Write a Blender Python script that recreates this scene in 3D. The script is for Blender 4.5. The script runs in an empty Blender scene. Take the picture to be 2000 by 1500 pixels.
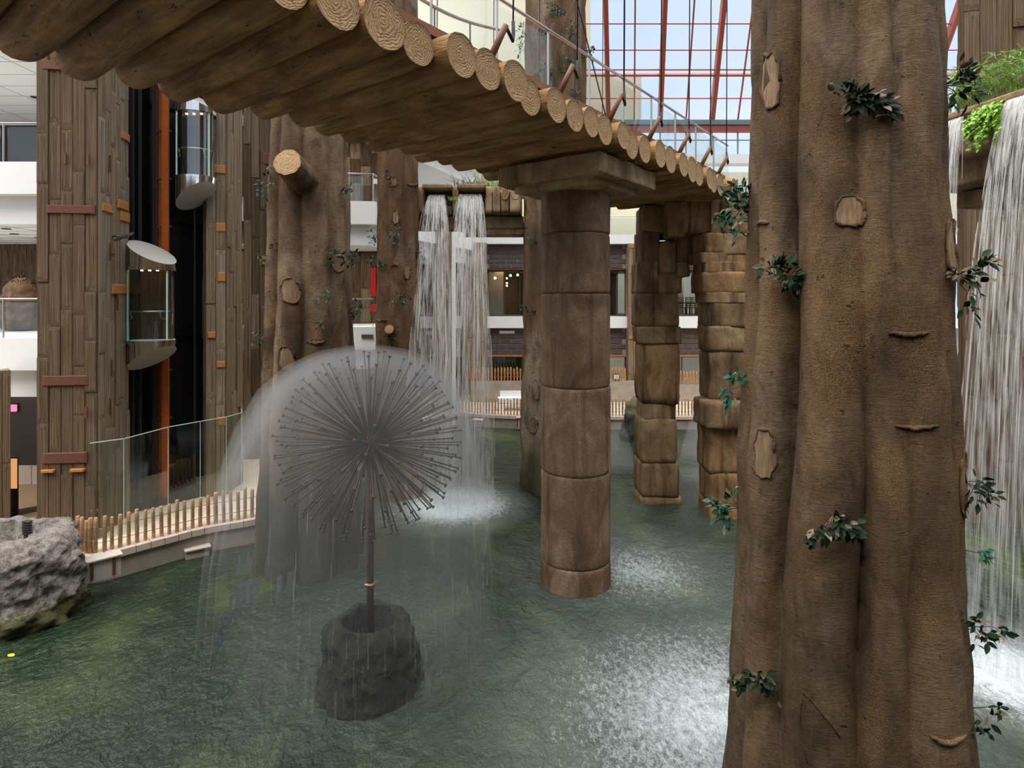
import bpy, math, random
from mathutils import Vector, Matrix, noise
from mathutils.bvhtree import BVHTree
from mathutils.geometry import tessellate_polygon

random.seed(7)
S = bpy.context.scene
COL = S.collection
R = random.uniform
PI = math.pi

# ------------------------------------------------------------------ camera, sky, sun, exposure
F, HX, HY, EYE = 1150.0, 1000.0, 584.0, 5.5      # focal length in pixels of a 2000x1500 frame, horizon row, eye height
cam_d = bpy.data.cameras.new('camera')
cam = bpy.data.objects.new('camera', cam_d)
COL.objects.link(cam)
cam.location = (0, 0, EYE)
cam.rotation_euler = (PI / 2, 0, 0)
cam_d.sensor_width = 36
cam_d.lens = 36 * F / 2000
cam_d.shift_y = -(750 - HY) / 2000
cam_d.clip_start = 0.05
cam_d.clip_end = 500
S.camera = cam

world = bpy.data.worlds.new('sky')
S.world = world
world.use_nodes = True
wn = world.node_tree
wn.nodes.clear()
w_out = wn.nodes.new('ShaderNodeOutputWorld')
w_bg = wn.nodes.new('ShaderNodeBackground')
w_tc = wn.nodes.new('ShaderNodeTexCoord')
w_no = wn.nodes.new('ShaderNodeTexNoise')
w_no.inputs['Scale'].default_value = 2.2
w_no.inputs['Detail'].default_value = 6
w_rp = wn.nodes.new('ShaderNodeValToRGB')
w_rp.color_ramp.elements[0].position = 0.35
w_rp.color_ramp.elements[0].color = (0.60, 0.78, 1.02, 1)
w_rp.color_ramp.elements[1].position = 0.68
w_rp.color_ramp.elements[1].color = (0.92, 0.98, 1.06, 1)
wn.links.new(w_tc.outputs['Generated'], w_no.inputs['Vector'])
wn.links.new(w_no.outputs['Fac'], w_rp.inputs['Fac'])
wn.links.new(w_rp.outputs['Color'], w_bg.inputs['Color'])
wn.links.new(w_bg.outputs['Background'], w_out.inputs['Surface'])
w_bg.inputs['Strength'].default_value = 0.72

sun_d = bpy.data.lights.new('sun', 'SUN')
sun_d.energy = 6.0
sun_d.angle = math.radians(90)
sun_d.color = (1.0, 0.96, 0.9)
sun = bpy.data.objects.new('sun', sun_d)
COL.objects.link(sun)
sun.rotation_euler = (math.radians(6), math.radians(-12), 0)

S.view_settings.view_transform = 'Standard'
S.view_settings.look = 'None'
S.view_settings.gamma = 1
S.view_settings.use_curve_mapping = False
S.view_settings.exposure = 0.5
S.cycles.use_denoising = True
S.cycles.adaptive_threshold = 0.03
S.cycles.max_bounces = 7
S.cycles.diffuse_bounces = 3
S.cycles.glossy_bounces = 3
S.cycles.transmission_bounces = 4
S.cycles.transparent_max_bounces = 24
S.cycles.volume_bounces = 0
S.cycles.caustics_reflective = False
S.cycles.caustics_refractive = False


def P(px, py, D):
    """the point at depth D seen at pixel px, py of the 2000x1500 photograph"""
    return Vector(((px - HX) / F * D, D, EYE - (py - HY) / F * D))


# ------------------------------------------------------------------ node helper
class NM:
    def __init__(self, name):
        self.m = bpy.data.materials.new(name)
        self.m.use_nodes = True
        self.t = self.m.node_tree
        self.t.nodes.clear()
        self.out = self.t.nodes.new('ShaderNodeOutputMaterial')

    def n(self, typ, **kw):
        nd = self.t.nodes.new('ShaderNode' + typ)
        for k, v in kw.items():
            setattr(nd, k, v)
        return nd

    def set(self, sock, v):
        if isinstance(v, bpy.types.NodeSocket):
            self.t.links.new(v, sock)
        elif isinstance(v, (tuple, list)) and len(v) == 3 and sock.type == 'RGBA':
            sock.default_value = (*v, 1)
        else:
            sock.default_value = v

    def co(self, scale=(1, 1, 1), rand=0.0, kind='Object'):
        tc = self.n('TexCoord')
        v = tc.outputs[kind]
        if rand:
            oi = self.n('ObjectInfo')
            cx = self.n('CombineXYZ')
            mu = self.n('Math', operation='MULTIPLY')
            self.set(mu.inputs[0], oi.outputs['Random'])
            mu.inputs[1].default_value = rand
            for i in range(3):
                self.t.links.new(mu.outputs[0], cx.inputs[i])
            ad = self.n('VectorMath', operation='ADD')
            self.set(ad.inputs[0], v)
            self.set(ad.inputs[1], cx.outputs[0])
            v = ad.outputs[0]
        mp = self.n('Mapping')
        self.set(mp.inputs['Vector'], v)
        mp.inputs['Scale'].default_value = scale
        return mp.outputs[0]

    def rnd(self):
        return self.n('ObjectInfo').outputs['Random']

    def noise(self, vec, scale=1.0, detail=4, rough=0.55, dist=0.0):
        nd = self.n('TexNoise')
        self.set(nd.inputs['Vector'], vec)
        nd.inputs['Scale'].default_value = scale
        nd.inputs['Detail'].default_value = detail
        nd.inputs['Roughness'].default_value = rough
        nd.inputs['Distortion'].default_value = dist
        return nd.outputs['Fac']

    def vor(self, vec, scale=1.0, feature='F1', out='Distance'):
        nd = self.n('TexVoronoi', feature=feature)
        self.set(nd.inputs['Vector'], vec)
        nd.inputs['Scale'].default_value = scale
        return nd.outputs[out]

    def ramp(self, fac, stops, interp='LINEAR'):
        nd = self.n('ValToRGB')
        nd.color_ramp.interpolation = interp
        el = nd.color_ramp.elements
        while len(el) < len(stops):
            el.new(0.5)
        for e, (p, c) in zip(el, stops):
            e.position = p
            e.color = (*c, 1) if isinstance(c, (tuple, list)) else (c, c, c, 1)
        self.set(nd.inputs[0], fac)
        return nd.outputs['Color']

    def mix(self, fac, a, b, blend='MIX'):
        nd = self.n('Mix', data_type='RGBA', blend_type=blend)
        self.set(nd.inputs[0], fac)
        self.set(nd.inputs[6], a)
        self.set(nd.inputs[7], b)
        return nd.outputs[2]

    def math(self, op, a, b=0.0, clamp=False):
        nd = self.n('Math', operation=op, use_clamp=clamp)
        self.set(nd.inputs[0], a)
        self.set(nd.inputs[1], b)
        return nd.outputs[0]

    def sep(self, vec):
        nd = self.n('SeparateXYZ')
        self.set(nd.inputs[0], vec)
        return nd.outputs

    def bump(self, h, strength=0.4, dist=0.05, nrm=None):
        nd = self.n('Bump')
        self.set(nd.inputs['Height'], h)
        nd.inputs['Strength'].default_value = strength
        nd.inputs['Distance'].default_value = dist
        if nrm is not None:
            self.set(nd.inputs['Normal'], nrm)
        return nd.outputs[0]

    def pbr(self, col, rough=0.7, nrm=None, metal=0.0, spec=0.4, **kw):
        nd = self.n('BsdfPrincipled')
        self.set(nd.inputs['Base Color'], col)
        self.set(nd.inputs['Roughness'], rough)
        self.set(nd.inputs['Metallic'], metal)
        nd.inputs['Specular IOR Level'].default_value = spec
        if nrm is not None:
            self.set(nd.inputs['Normal'], nrm)
        for k, v in kw.items():
            self.set(nd.inputs[k], v)
        self.t.links.new(nd.outputs[0], self.out.inputs['Surface'])
        return self.m

    def surf(self, sh):
        self.t.links.new(sh, self.out.inputs['Surface'])
        return self.m

    def mixsh(self, fac, a, b):
        nd = self.n('MixShader')
        self.set(nd.inputs[0], fac)
        self.t.links.new(a, nd.inputs[1])
        self.t.links.new(b, nd.inputs[2])
        return nd.outputs[0]


def plain(name, col, rough=0.6, metal=0.0, spec=0.4, var=0.0, scale=6.0, emit=None):
    k = NM(name)
    c = col
    if var:
        nz = k.noise(k.co(), scale, 4)
        c = k.mix(nz, tuple(x * (1 - var) for x in col), tuple(min(1, x * (1 + var)) for x in col))
    if emit:
        return k.pbr(c, rough, None, metal, spec, **{'Emission Color': emit[0], 'Emission Strength': emit[1]})
    return k.pbr(c, rough, None, metal, spec)


M = {}


def mk_bark(name, dark, mid, light, orange, oamt=0.5, algae=None, zwet=None):
    k = NM(name)
    big = k.noise(k.co((0.9, 0.9, 0.35)), 1.0, 5, 0.6, 0.6)
    wr = k.noise(k.co((9, 9, 46)), 1.0, 5, 0.7, 1.2)
    gr = k.noise(k.co((1, 1, 1.6)), 85, 4, 0.72)
    c = k.ramp(big, [(0.34, dark), (0.48, mid), (0.64, light)])
    mott = k.noise(k.co((3.2, 3.2, 1.5)), 1.0, 5, 0.7, 0.5)
    c = k.mix(k.ramp(mott, [(0.5, 0.0), (0.66, 0.7)]), c, tuple(x * 0.6 for x in dark))
    c = k.mix(k.ramp(wr, [(0.35, 0.0), (0.65, 1.0)]), k.mix(0.62, c, tuple(x * 0.55 for x in dark)), c)
    om = k.noise(k.co((1.6, 1.6, 0.5)), 1.0, 4, 0.6, 0.4)
    sp = k.ramp(gr, [(0.44, 0.0), (0.66, 1.0)])
    of = k.math('MULTIPLY', k.ramp(om, [(0.42, 0.1), (0.62, 1.0)]), sp)
    c = k.mix(k.math('MULTIPLY', of, oamt), c, orange)
    pits = k.ramp(k.noise(k.co((2.2, 2.2, 3)), 3.0, 4, 0.7), [(0.28, 1.0), (0.34, 0.0)])
    c = k.mix(k.math('MULTIPLY', pits, 0.75), c, tuple(x * 0.25 for x in dark))
    rough = 0.85
    if algae:
        z = k.sep(k.co())[2]
        zz = k.math('ADD', z, k.math('MULTIPLY', k.noise(k.co((1.3, 1.3, 0.25)), 1.0, 4), 2.4))
        am = k.ramp(k.math('DIVIDE', zz, 6.0), [(0.0, 1.0), (zwet / 6.0, 0.85), (min(1, zwet / 6.0 + 0.25), 0.0)])
        c = k.mix(am, c, algae)
    h = k.math('ADD', k.math('MULTIPLY', wr, 0.8), k.math('MULTIPLY', gr, 0.35))
    h = k.math('SUBTRACT', h, k.math('MULTIPLY', pits, 1.2))
    return k.pbr(c, rough, k.bump(h, 0.9, 0.045), 0, 0.2)


M['bark_big'] = mk_bark('bark_big', (0.055, 0.034, 0.021), (0.15, 0.096, 0.058), (0.28, 0.195, 0.13), (0.44, 0.245, 0.09), 0.7)
M['bark_mid'] = mk_bark('bark_mid', (0.085, 0.048, 0.027), (0.21, 0.132, 0.078), (0.38, 0.265, 0.175), (0.36, 0.2, 0.085), 0.2, (0.045, 0.05, 0.035), 2.3)
M['bark_far'] = mk_bark('bark_far', (0.085, 0.045, 0.024), (0.18, 0.102, 0.056), (0.31, 0.2, 0.125), (0.36, 0.18, 0.06), 0.3)
M['bark_peel'] = mk_bark('bark_peel', (0.085, 0.055, 0.035), (0.22, 0.125, 0.07), (0.42, 0.33, 0.26), (0.36, 0.2, 0.06), 0.4, (0.06, 0.058, 0.03), 1.3)

k = NM('knot_wood')
w = k.noise(k.co((30, 30, 3)), 1.0, 4, 0.6)
M['knot'] = k.pbr(k.ramp(w, [(0.3, (0.12, 0.07, 0.037)), (0.7, (0.28, 0.185, 0.105))]), 0.8, k.bump(w, 0.5, 0.02))

# bridge logs: grain along the log (local Y) and rings on the sawn ends (local XZ)
k = NM('log_wood')
g = k.noise(k.co((7, 0.8, 7), 37.0), 1.0, 7, 0.68, 0.9)
b = k.noise(k.co((2.4, 0.8, 2.4), 91.0), 1.0, 5, 0.65, 0.6)
c = k.ramp(g, [(0.3, (0.045, 0.018, 0.005)), (0.47, (0.24, 0.115, 0.034)), (0.66, (0.56, 0.33, 0.12))])
c = k.mix(k.ramp(b, [(0.35, 0.0), (0.65, 0.45)]), c, (0.5, 0.3, 0.13), 'MULTIPLY')
c = k.mix(0.5, c, k.ramp(b, [(0.36, (0.07, 0.03, 0.009)), (0.5, (0.3, 0.155, 0.05)), (0.62, (0.60, 0.37, 0.145))]))
c = k.mix(k.math('MULTIPLY', k.rnd(), 0.3), c, (0.26, 0.16, 0.065))
pit = k.ramp(k.noise(k.co((7, 3, 7), 13.0), 1.6, 3, 0.7), [(0.29, 1.0), (0.33, 0.0)])
c = k.mix(k.math('MULTIPLY', pit, 0.85), c, (0.02, 0.012, 0.006))
M['log'] = k.pbr(c, 0.75, k.bump(k.math('SUBTRACT', g, pit), 1.0, 0.07), 0, 0.3)
k = NM('log_end_rings')
xyz = k.sep(k.co((1, 1, 1)))
nz = k.noise(k.co((1, 1, 1), 51.0), 5.0, 3, 0.5)
rad = k.math('SQRT', k.math('ADD', k.math('MULTIPLY', xyz[0], xyz[0]), k.math('MULTIPLY', xyz[2], xyz[2])))
ring = k.math('SINE', k.math('ADD', k.math('MULTIPLY', rad, 170), k.math('MULTIPLY', nz, 40)))
fine = k.noise(k.co((1, 1, 1), 17.0), 28, 4, 0.65)
c = k.ramp(k.math('ADD', k.math('MULTIPLY', ring, 0.3), 0.5), [(0.15, (0.19, 0.10, 0.042)), (0.45, (0.36, 0.215, 0.098)), (0.9, (0.43, 0.275, 0.135))])
c = k.mix(k.ramp(fine, [(0.35, 0.0), (0.7, 0.6)]), c, (0.5, 0.33, 0.175))
at = k.math('ARCTAN2', xyz[0], xyz[2])
crk = k.ramp(k.math('ABSOLUTE', k.math('SINE', k.math('ADD', k.math('MULTIPLY', at, 2.0), k.math('ADD', k.math('MULTIPLY', nz, 3.0), k.math('MULTIPLY', k.rnd(), 6.0))))), [(0.0, 0.85), (0.045, 0.0)])
c = k.mix(crk, c, (0.06, 0.034, 0.016))
c = k.mix(k.ramp(rad, [(0.25, 0.0), (0.29, 0.7)]), c, (0.17, 0.105, 0.06))
M['log_end'] = k.pbr(c, 0.85, k.bump(k.math('ADD', k.math('MULTIPLY', ring, 0.35), k.math('SUBTRACT', k.math('MULTIPLY', fine, 2.0), k.math('MULTIPLY', crk, 1.5))), 0.6, 0.012))

# board-marked columns: one board each, per-object random tone
def mk_board(name, a, b_, c_, grey):
    k = NM(name)
    g = k.noise(k.co((5, 5, 0.9), 83.0), 1.0, 6, 0.7, 0.6)
    f = k.noise(k.co((30, 30, 1.2), 29.0), 1.0, 4, 0.65, 0.3)
    c = k.ramp(g, [(0.32, a), (0.48, b_), (0.66, c_)])
    c = k.mix(k.math('MULTIPLY', k.rnd(), 0.5), c, grey)
    c = k.mix(k.ramp(f, [(0.42, 0.0), (0.62, 0.85)]), c, tuple(x * .75 for x in a))
    c = k.mix(k.ramp(f, [(0.3, 0.5), (0.42, 0.0)]), c, c_)
    return k.pbr(c, 0.8, k.bump(k.math('ADD', g, f), 0.8, 0.03), 0, 0.2)

M['board_brown'] = mk_board('board_brown', (0.075, 0.042, 0.021), (0.185, 0.118, 0.066), (0.29, 0.198, 0.12), (0.175, 0.122, 0.08))
M['board_grey'] = mk_board('board_grey', (0.13, 0.088, 0.054), (0.40, 0.305, 0.215), (0.58, 0.47, 0.35), (0.35, 0.28, 0.21))
M['board_tan'] = mk_board('board_tan', (0.13, 0.08, 0.042), (0.36, 0.25, 0.15), (0.54, 0.41, 0.27), (0.34, 0.26, 0.185))
M['board_dark'] = mk_board('board_dark', (0.05, 0.028, 0.016), (0.15, 0.09, 0.05), (0.25, 0.16, 0.095), (0.11, 0.07, 0.045))
M['rust'] = plain('rust_red', (0.12, 0.045, 0.024), 0.7, var=0.5, scale=9)
M['rust_orange'] = plain('rust_orange', (0.42, 0.175, 0.05), 0.75, var=0.5, scale=12)
M['orange_steel'] = plain('orange_steel', (0.50, 0.125, 0.03), 0.45, var=0.35, scale=5)

# stone
def mk_stone(name, a, b_, c_, streak, bs=0.6):
    k = NM(name)
    big = k.noise(k.co((1.2, 1.2, 0.7), 19.0), 1.0, 6, 0.62, 0.7)
    st = k.noise(k.co((3.4, 3.4, 0.3), 7.0), 1.0, 4, 0.6)
    gr = k.noise(k.co((1, 1, 1), 3.0), 34, 4, 0.7)
    c = k.ramp(big, [(0.3, a), (0.5, b_), (0.7, c_)])
    c = k.mix(k.ramp(st, [(0.5, 0.0), (0.68, streak)]), c, tuple(x * 0.3 for x in a))
    c = k.mix(k.ramp(gr, [(0.38, 0.4), (0.6, 0.0)]), c, tuple(x * 0.4 for x in a))
    return k.pbr(c, 0.85, k.bump(k.math('ADD', k.math('MULTIPLY', gr, 0.5), big), bs, 0.04), 0, 0.25)

M['stone'] = mk_stone('sandstone', (0.10, 0.056, 0.027), (0.27, 0.17, 0.09), (0.46, 0.32, 0.185), 0.85)
M['stone_warm'] = mk_stone('sandstone_warm', (0.12, 0.056, 0.022), (0.31, 0.18, 0.083), (0.48, 0.31, 0.165), 0.9)
M['drum'] = mk_stone('granite_drum', (0.09, 0.049, 0.028), (0.205, 0.125, 0.076), (0.35, 0.245, 0.168), 0.75, 0.6)
M['cap'] = mk_stone('cap_stone', (0.15, 0.088, 0.042), (0.33, 0.22, 0.118), (0.48, 0.35, 0.21), 0.5)
M['carved'] = mk_stone('carved_stone', (0.12, 0.065, 0.032), (0.29, 0.185, 0.10), (0.44, 0.31, 0.19), 0.6)
k = NM('boulder_pale')
n1 = k.noise(k.co(), 3.5, 8, 0.72, 0.5)
n2 = k.noise(k.co(), 16, 6, 0.75)
c = k.ramp(k.math('ADD', k.math('MULTIPLY', n1, 0.6), k.math('MULTIPLY', n2, 0.4)), [(0.34, (0.07, 0.055, 0.048)), (0.44, (0.33, 0.275, 0.24)), (0.56, (0.68, 0.62, 0.57))])
z = k.sep(k.co())[2]
c = k.mix(k.ramp(k.math('ADD', k.math('MULTIPLY', n2, 0.5), z), [(-0.0, 0.85), (0.12, 0.0)]), c, (0.17, 0.16, 0.035))
M['rock_pale'] = k.pbr(c, 0.9, k.bump(k.math('ADD', n1, n2), 1.0, 0.2))
k = NM('boulder_wet')
n1 = k.noise(k.co(), 3.2, 8, 0.72, 0.5)
n2 = k.noise(k.co(), 14, 6, 0.75)
zz = k.sep(k.co())[2]
c = k.ramp(n1, [(0.35, (0.009, 0.009, 0.008)), (0.6, (0.032, 0.030, 0.024)), (0.75, (0.08, 0.074, 0.06))])
c = k.mix(k.ramp(k.math('ADD', zz, k.math('MULTIPLY', n2, 0.18)), [(0.62, 0.0), (0.72, 0.8)]), c, (0.21, 0.17, 0.09))
M['rock_wet'] = k.pbr(c, 0.35, k.bump(k.math('ADD', n1, n2), 0.8, 0.1), 0, 0.5)

M['white'] = plain('white_plaster', (0.86, 0.85, 0.83), 0.6, var=0.03)
M['ceiling'] = plain('ceiling_panel', (0.72, 0.69, 0.64), 0.7, var=0.04)
M['beige'] = plain('beige_wall', (0.66, 0.55, 0.38), 0.7, var=0.06, scale=2)
M['pale_wall'] = plain('pale_wall', (0.62, 0.57, 0.44), 0.7, var=0.05, scale=2)
k = NM('brown_tile')
n = k.noise(k.co((2.0, 2.0, 9), 33.0), 1.0, 4, 0.6)
M['tile'] = k.pbr(k.mix(k.math('MULTIPLY', k.rnd(), 0.6), k.ramp(n, [(0.3, (0.075, 0.05, 0.044)), (0.7, (0.15, 0.105, 0.092))]), (0.09, 0.066, 0.062)), 0.5, k.bump(n, 0.3, 0.02))
M['grout'] = plain('tile_grout', (0.34, 0.29, 0.27), 0.9)
M['black'] = plain('shaft_black', (0.012, 0.012, 0.014), 0.25, spec=0.6)
M['dark'] = plain('dark_panel', (0.03, 0.02, 0.016), 0.45)
M['dark_room'] = plain('dark_room', (0.05, 0.038, 0.03), 0.8)
M['brown_room'] = plain('brown_room', (0.16, 0.095, 0.055), 0.8, var=0.3, scale=1.5)
M['steel'] = plain('brushed_steel', (0.55, 0.54, 0.52), 0.28, metal=1.0)
M['post_steel'] = plain('grey_steel', (0.32, 0.31, 0.30), 0.4, metal=0.8)
M['chrome'] = plain('mirror_chrome', (0.78, 0.77, 0.75), 0.08, metal=1.0)
M['cap_metal'] = plain('satin_metal', (0.5, 0.48, 0.45), 0.4, metal=0.3)
M['dark_steel'] = plain('dark_steel', (0.10, 0.095, 0.09), 0.4, metal=0.7)
M['bronze'] = plain('aged_bronze_pipe', (0.10, 0.07, 0.052), 0.45, metal=0.5, var=0.3, scale=12)
M['brass'] = plain('brass_collar', (0.42, 0.27, 0.11), 0.35, metal=0.9)
M['red_steel'] = plain('red_painted_steel', (0.36, 0.085, 0.05), 0.5, var=0.15)
M['grey_beam'] = plain('grey_green_beam', (0.16, 0.2, 0.2), 0.5)
M['rope'] = plain('dark_rope', (0.03, 0.026, 0.024), 0.9)
M['rope_pale'] = plain('pale_rope', (0.5, 0.44, 0.36), 0.95, var=0.3, scale=40)
M['peg'] = plain('peg_wood', (0.15, 0.06, 0.03), 0.6, var=0.3, scale=8)
M['kerb_wood'] = plain('kerb_wood', (0.24, 0.10, 0.042), 0.6, var=0.25, scale=5)
M['concrete'] = plain('pool_concrete', (0.34, 0.285, 0.235), 0.85, var=0.35, scale=3)
M['concrete_pale'] = plain('coping_concrete', (0.56, 0.46, 0.38), 0.85, var=0.2, scale=4)
M['plaster_box'] = plain('light_box', (0.46, 0.41, 0.36), 0.7, var=0.15, scale=9)
k = NM('plaza_floor')
n = k.noise(k.co(), 1.2, 6, 0.6)
M['floor'] = k.pbr(k.ramp(n, [(0.3, (0.58, 0.47, 0.36)), (0.7, (0.72, 0.61, 0.49))]), 0.45)
M['floor_dark'] = plain('black_floor_strip', (0.015, 0.015, 0.014), 0.25)
M['floor_tan'] = plain('tan_stone_floor', (0.26, 0.17, 0.095), 0.3, var=0.3, scale=3)
k = NM('bamboo')
z = k.sep(k.co())[2]
nb = k.math('PINGPONG', k.math('ADD', z, k.math('MULTIPLY', k.rnd(), 0.3)), 0.14)
n = k.noise(k.co((30, 30, 4), 11.0), 1.0, 3)
c = k.ramp(n, [(0.3, (0.28, 0.15, 0.075)), (0.7, (0.47, 0.29, 0.155))])
c = k.mix(k.ramp(nb, [(0.0, 0.8), (0.012, 0.0)]), c, (0.62, 0.47, 0.33))
M['bamboo'] = k.pbr(c, 0.5)
M['bamboo_orange'] = plain('stained_paling', (0.5, 0.23, 0.075), 0.55, var=0.3)

def mk_leaf(name, a, b_, pale, pamt):
    k = NM(name)
    c = k.mix(k.rnd(), a, b_)
    pf = k.ramp(k.math('FRACT', k.math('MULTIPLY', k.rnd(), 7.31)), [(1 - pamt - 0.02, 0.0), (1 - pamt + 0.02, 1.0)])
    c = k.mix(pf, c, pale)
    return k.pbr(c, 0.6, None, 0, 0.15)

M['leaf'] = mk_leaf('leaf_green', (0.006, 0.015, 0.008), (0.018, 0.042, 0.02), (0.17, 0.135, 0.09), 0.26)
M['leaf_bright'] = mk_leaf('leaf_bright', (0.012, 0.06, 0.036), (0.025, 0.12, 0.075), (0.24, 0.25, 0.17), 0.28)
k = NM('foliage_green')
n = k.noise(k.co(), 14, 2)
M['foliage'] = k.pbr(k.ramp(n, [(0.35, (0.007, 0.02, 0.012)), (0.55, (0.018, 0.05, 0.028)), (0.7, (0.17, 0.17, 0.12))]), 0.6, None, 0, 0.15)
k = NM('grass_green')
n = k.noise(k.co(), 5, 3)
M['grass'] = k.pbr(k.ramp(n, [(0.3, (0.09, 0.2, 0.025)), (0.55, (0.22, 0.38, 0.07)), (0.75, (0.42, 0.52, 0.22))]), 0.5)
k = NM('fern_green')
n = k.noise(k.co(), 7, 3)
M['fern'] = k.pbr(k.ramp(n, [(0.3, (0.10, 0.23, 0.012)), (0.7, (0.28, 0.50, 0.04))]), 0.5)
M['twig'] = plain('twig', (0.13, 0.085, 0.055), 0.8)
M['red'] = plain('red_panel', (0.6, 0.012, 0.015), 0.5)
M['red_cloth'] = plain('red_drape', (0.25, 0.03, 0.035), 0.8, var=0.3)
M['vase'] = plain('green_vase', (0.55, 0.62, 0.40), 0.4)
M['pink'] = plain('pink_screen', (0.6, 0.12, 0.3), 0.4, emit=((0.9, 0.2, 0.45), 0.8))
M['warm_screen'] = plain('orange_screen', (0.6, 0.3, 0.1), 0.4, emit=((0.95, 0.45, 0.2), 0.5))
M['lamp'] = plain('warm_lamp', (1, 0.7, 0.4), 0.4, emit=((1.0, 0.55, 0.22), 14.0))
M['lens'] = plain('lamp_lens', (0.1, 0.11, 0.10), 0.15)
M['yellow'] = plain('yellow_leaf', (0.75, 0.62, 0.02), 0.5)
M['outdoor'] = plain('sunlit_render', (0.9, 0.88, 0.84), 0.8)

def mk_glass(name, tint, gl, rough=0.02):
    k = NM(name)
    tr = k.n('BsdfTransparent')
    k.set(tr.inputs[0], tint)
    g = k.n('BsdfGlossy')
    k.set(g.inputs[0], (0.9, 0.95, 0.95))
    g.inputs['Roughness'].default_value = rough
    return k.surf(k.mixsh(gl, tr.outputs[0], g.outputs[0]))

M['glass'] = mk_glass('clear_glass', (0.93, 0.965, 0.95), 0.05)
M['glass_cab'] = mk_glass('cab_glass', (0.62, 0.78, 0.78), 0.16)
M['glass_window'] = mk_glass('window_glass', (0.75, 0.78, 0.76), 0.12)
M['glass_roof'] = mk_glass('roof_glass', (0.93, 0.96, 1.0), 0.04)
M['glass_edge'] = plain('glass_edge', (0.55, 0.72, 0.66), 0.2)

def mk_water_strand(name, alpha, lo=0.42, hi=0.62):
    k = NM(name)
    tr = k.n('BsdfTransparent')
    df = k.n('BsdfDiffuse')
    k.set(df.inputs[0], (0.97, 0.96, 0.95))
    tl = k.n('BsdfTranslucent')
    k.set(tl.inputs[0], (0.97, 0.96, 0.95))
    ad = k.mixsh(0.5, df.outputs[0], tl.outputs[0])
    st = k.noise(k.co((16, 16, 0.9)), 1.0, 4, 0.6)
    a = k.math('MULTIPLY', k.ramp(st, [(lo, 0.0), (hi, 1.0)]), alpha)
    return k.surf(k.mixsh(a, tr.outputs[0], ad))

M['fall'] = mk_water_strand('falling_water', 0.46, 0.34, 0.62)
M['veil'] = mk_water_strand('water_veil', 0.36, 0.42, 0.68)
M['drizzle'] = mk_water_strand('drizzle', 0.16, 0.2, 0.5)

def mk_mist(name, dens, colr=(0.92, 0.88, 0.85)):
    k = NM(name)
    v = k.n('VolumeScatter')
    k.set(v.inputs['Color'], colr)
    v.inputs['Density'].default_value = dens
    v.inputs['Anisotropy'].default_value = 0.2
    k.t.links.new(v.outputs[0], k.out.inputs['Volume'])
    return k.m

M['mist_rim'] = mk_mist('spray_rim', 0.3)
M['mist'] = mk_mist('spray_mist', 0.035)
M['mist_plume'] = mk_mist('spray_plume', 0.3)

# pond water: murky green, rippled, foam where the falls land, foam mixed with painted sky glints at right
SPLASH_GLINT = [(-1.75, 17.5, 2.6, 1.15), (8.1, 9.6, 2.3, 1.0), (8.0, 10.9, 1.5, 0.8), (-2.26, 9.4, 4.2, 0.2), (-4.8, 8.2, 4.0, 0.1), (3.0, 8.6, 4.6, 0.75), (2.9, 13.2, 3.6, 0.6), (6.9, 20.4, 1.6, 0.5), (3.3, 17.3, 1.6, 0.22), (5.3, 16.0, 2.5, 0.2)]
k = NM('pond_water')
co = k.co()
warp = k.noise(co, 0.8, 3)
xyz = k.sep(co)
foam = None  # mask for real foam and for the sky glints painted on the right-hand water
for (fx, fy, fr, fa) in SPLASH_GLINT:
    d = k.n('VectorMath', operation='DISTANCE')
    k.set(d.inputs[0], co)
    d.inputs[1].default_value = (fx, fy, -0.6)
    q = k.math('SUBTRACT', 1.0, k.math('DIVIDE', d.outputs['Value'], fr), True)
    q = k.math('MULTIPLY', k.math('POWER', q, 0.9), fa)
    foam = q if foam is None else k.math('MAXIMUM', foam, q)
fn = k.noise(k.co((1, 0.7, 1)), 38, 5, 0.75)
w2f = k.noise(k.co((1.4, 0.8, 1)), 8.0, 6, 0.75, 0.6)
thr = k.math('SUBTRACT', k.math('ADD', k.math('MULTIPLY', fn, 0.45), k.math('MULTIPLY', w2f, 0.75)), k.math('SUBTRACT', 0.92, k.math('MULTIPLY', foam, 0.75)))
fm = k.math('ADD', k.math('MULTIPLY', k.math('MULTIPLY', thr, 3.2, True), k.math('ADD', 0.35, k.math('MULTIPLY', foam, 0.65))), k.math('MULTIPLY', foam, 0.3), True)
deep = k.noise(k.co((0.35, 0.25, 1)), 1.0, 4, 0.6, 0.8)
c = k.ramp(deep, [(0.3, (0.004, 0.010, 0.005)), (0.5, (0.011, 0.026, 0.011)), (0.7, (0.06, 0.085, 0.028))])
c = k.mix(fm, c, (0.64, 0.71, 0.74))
rg = k.math('ADD', 0.07, k.math('MULTIPLY', fm, 0.7), True)
w1 = k.noise(k.co((1.0, 0.7, 1)), 2.6, 3, 0.55, 0.6)
w2 = k.noise(k.co((1.0, 0.75, 1)), 9.0, 4, 0.6, 0.4)
w3 = k.noise(k.co(), 34.0, 3, 0.6)
h = k.math('ADD', k.math('MULTIPLY', w1, 1.0), k.math('ADD', k.math('MULTIPLY', w2, 0.42), k.math('MULTIPLY', w3, 0.1)))
M['water'] = k.pbr(c, rg, k.bump(h, 0.85, 0.22), 0, 0.5, IOR=1.36)


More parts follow.
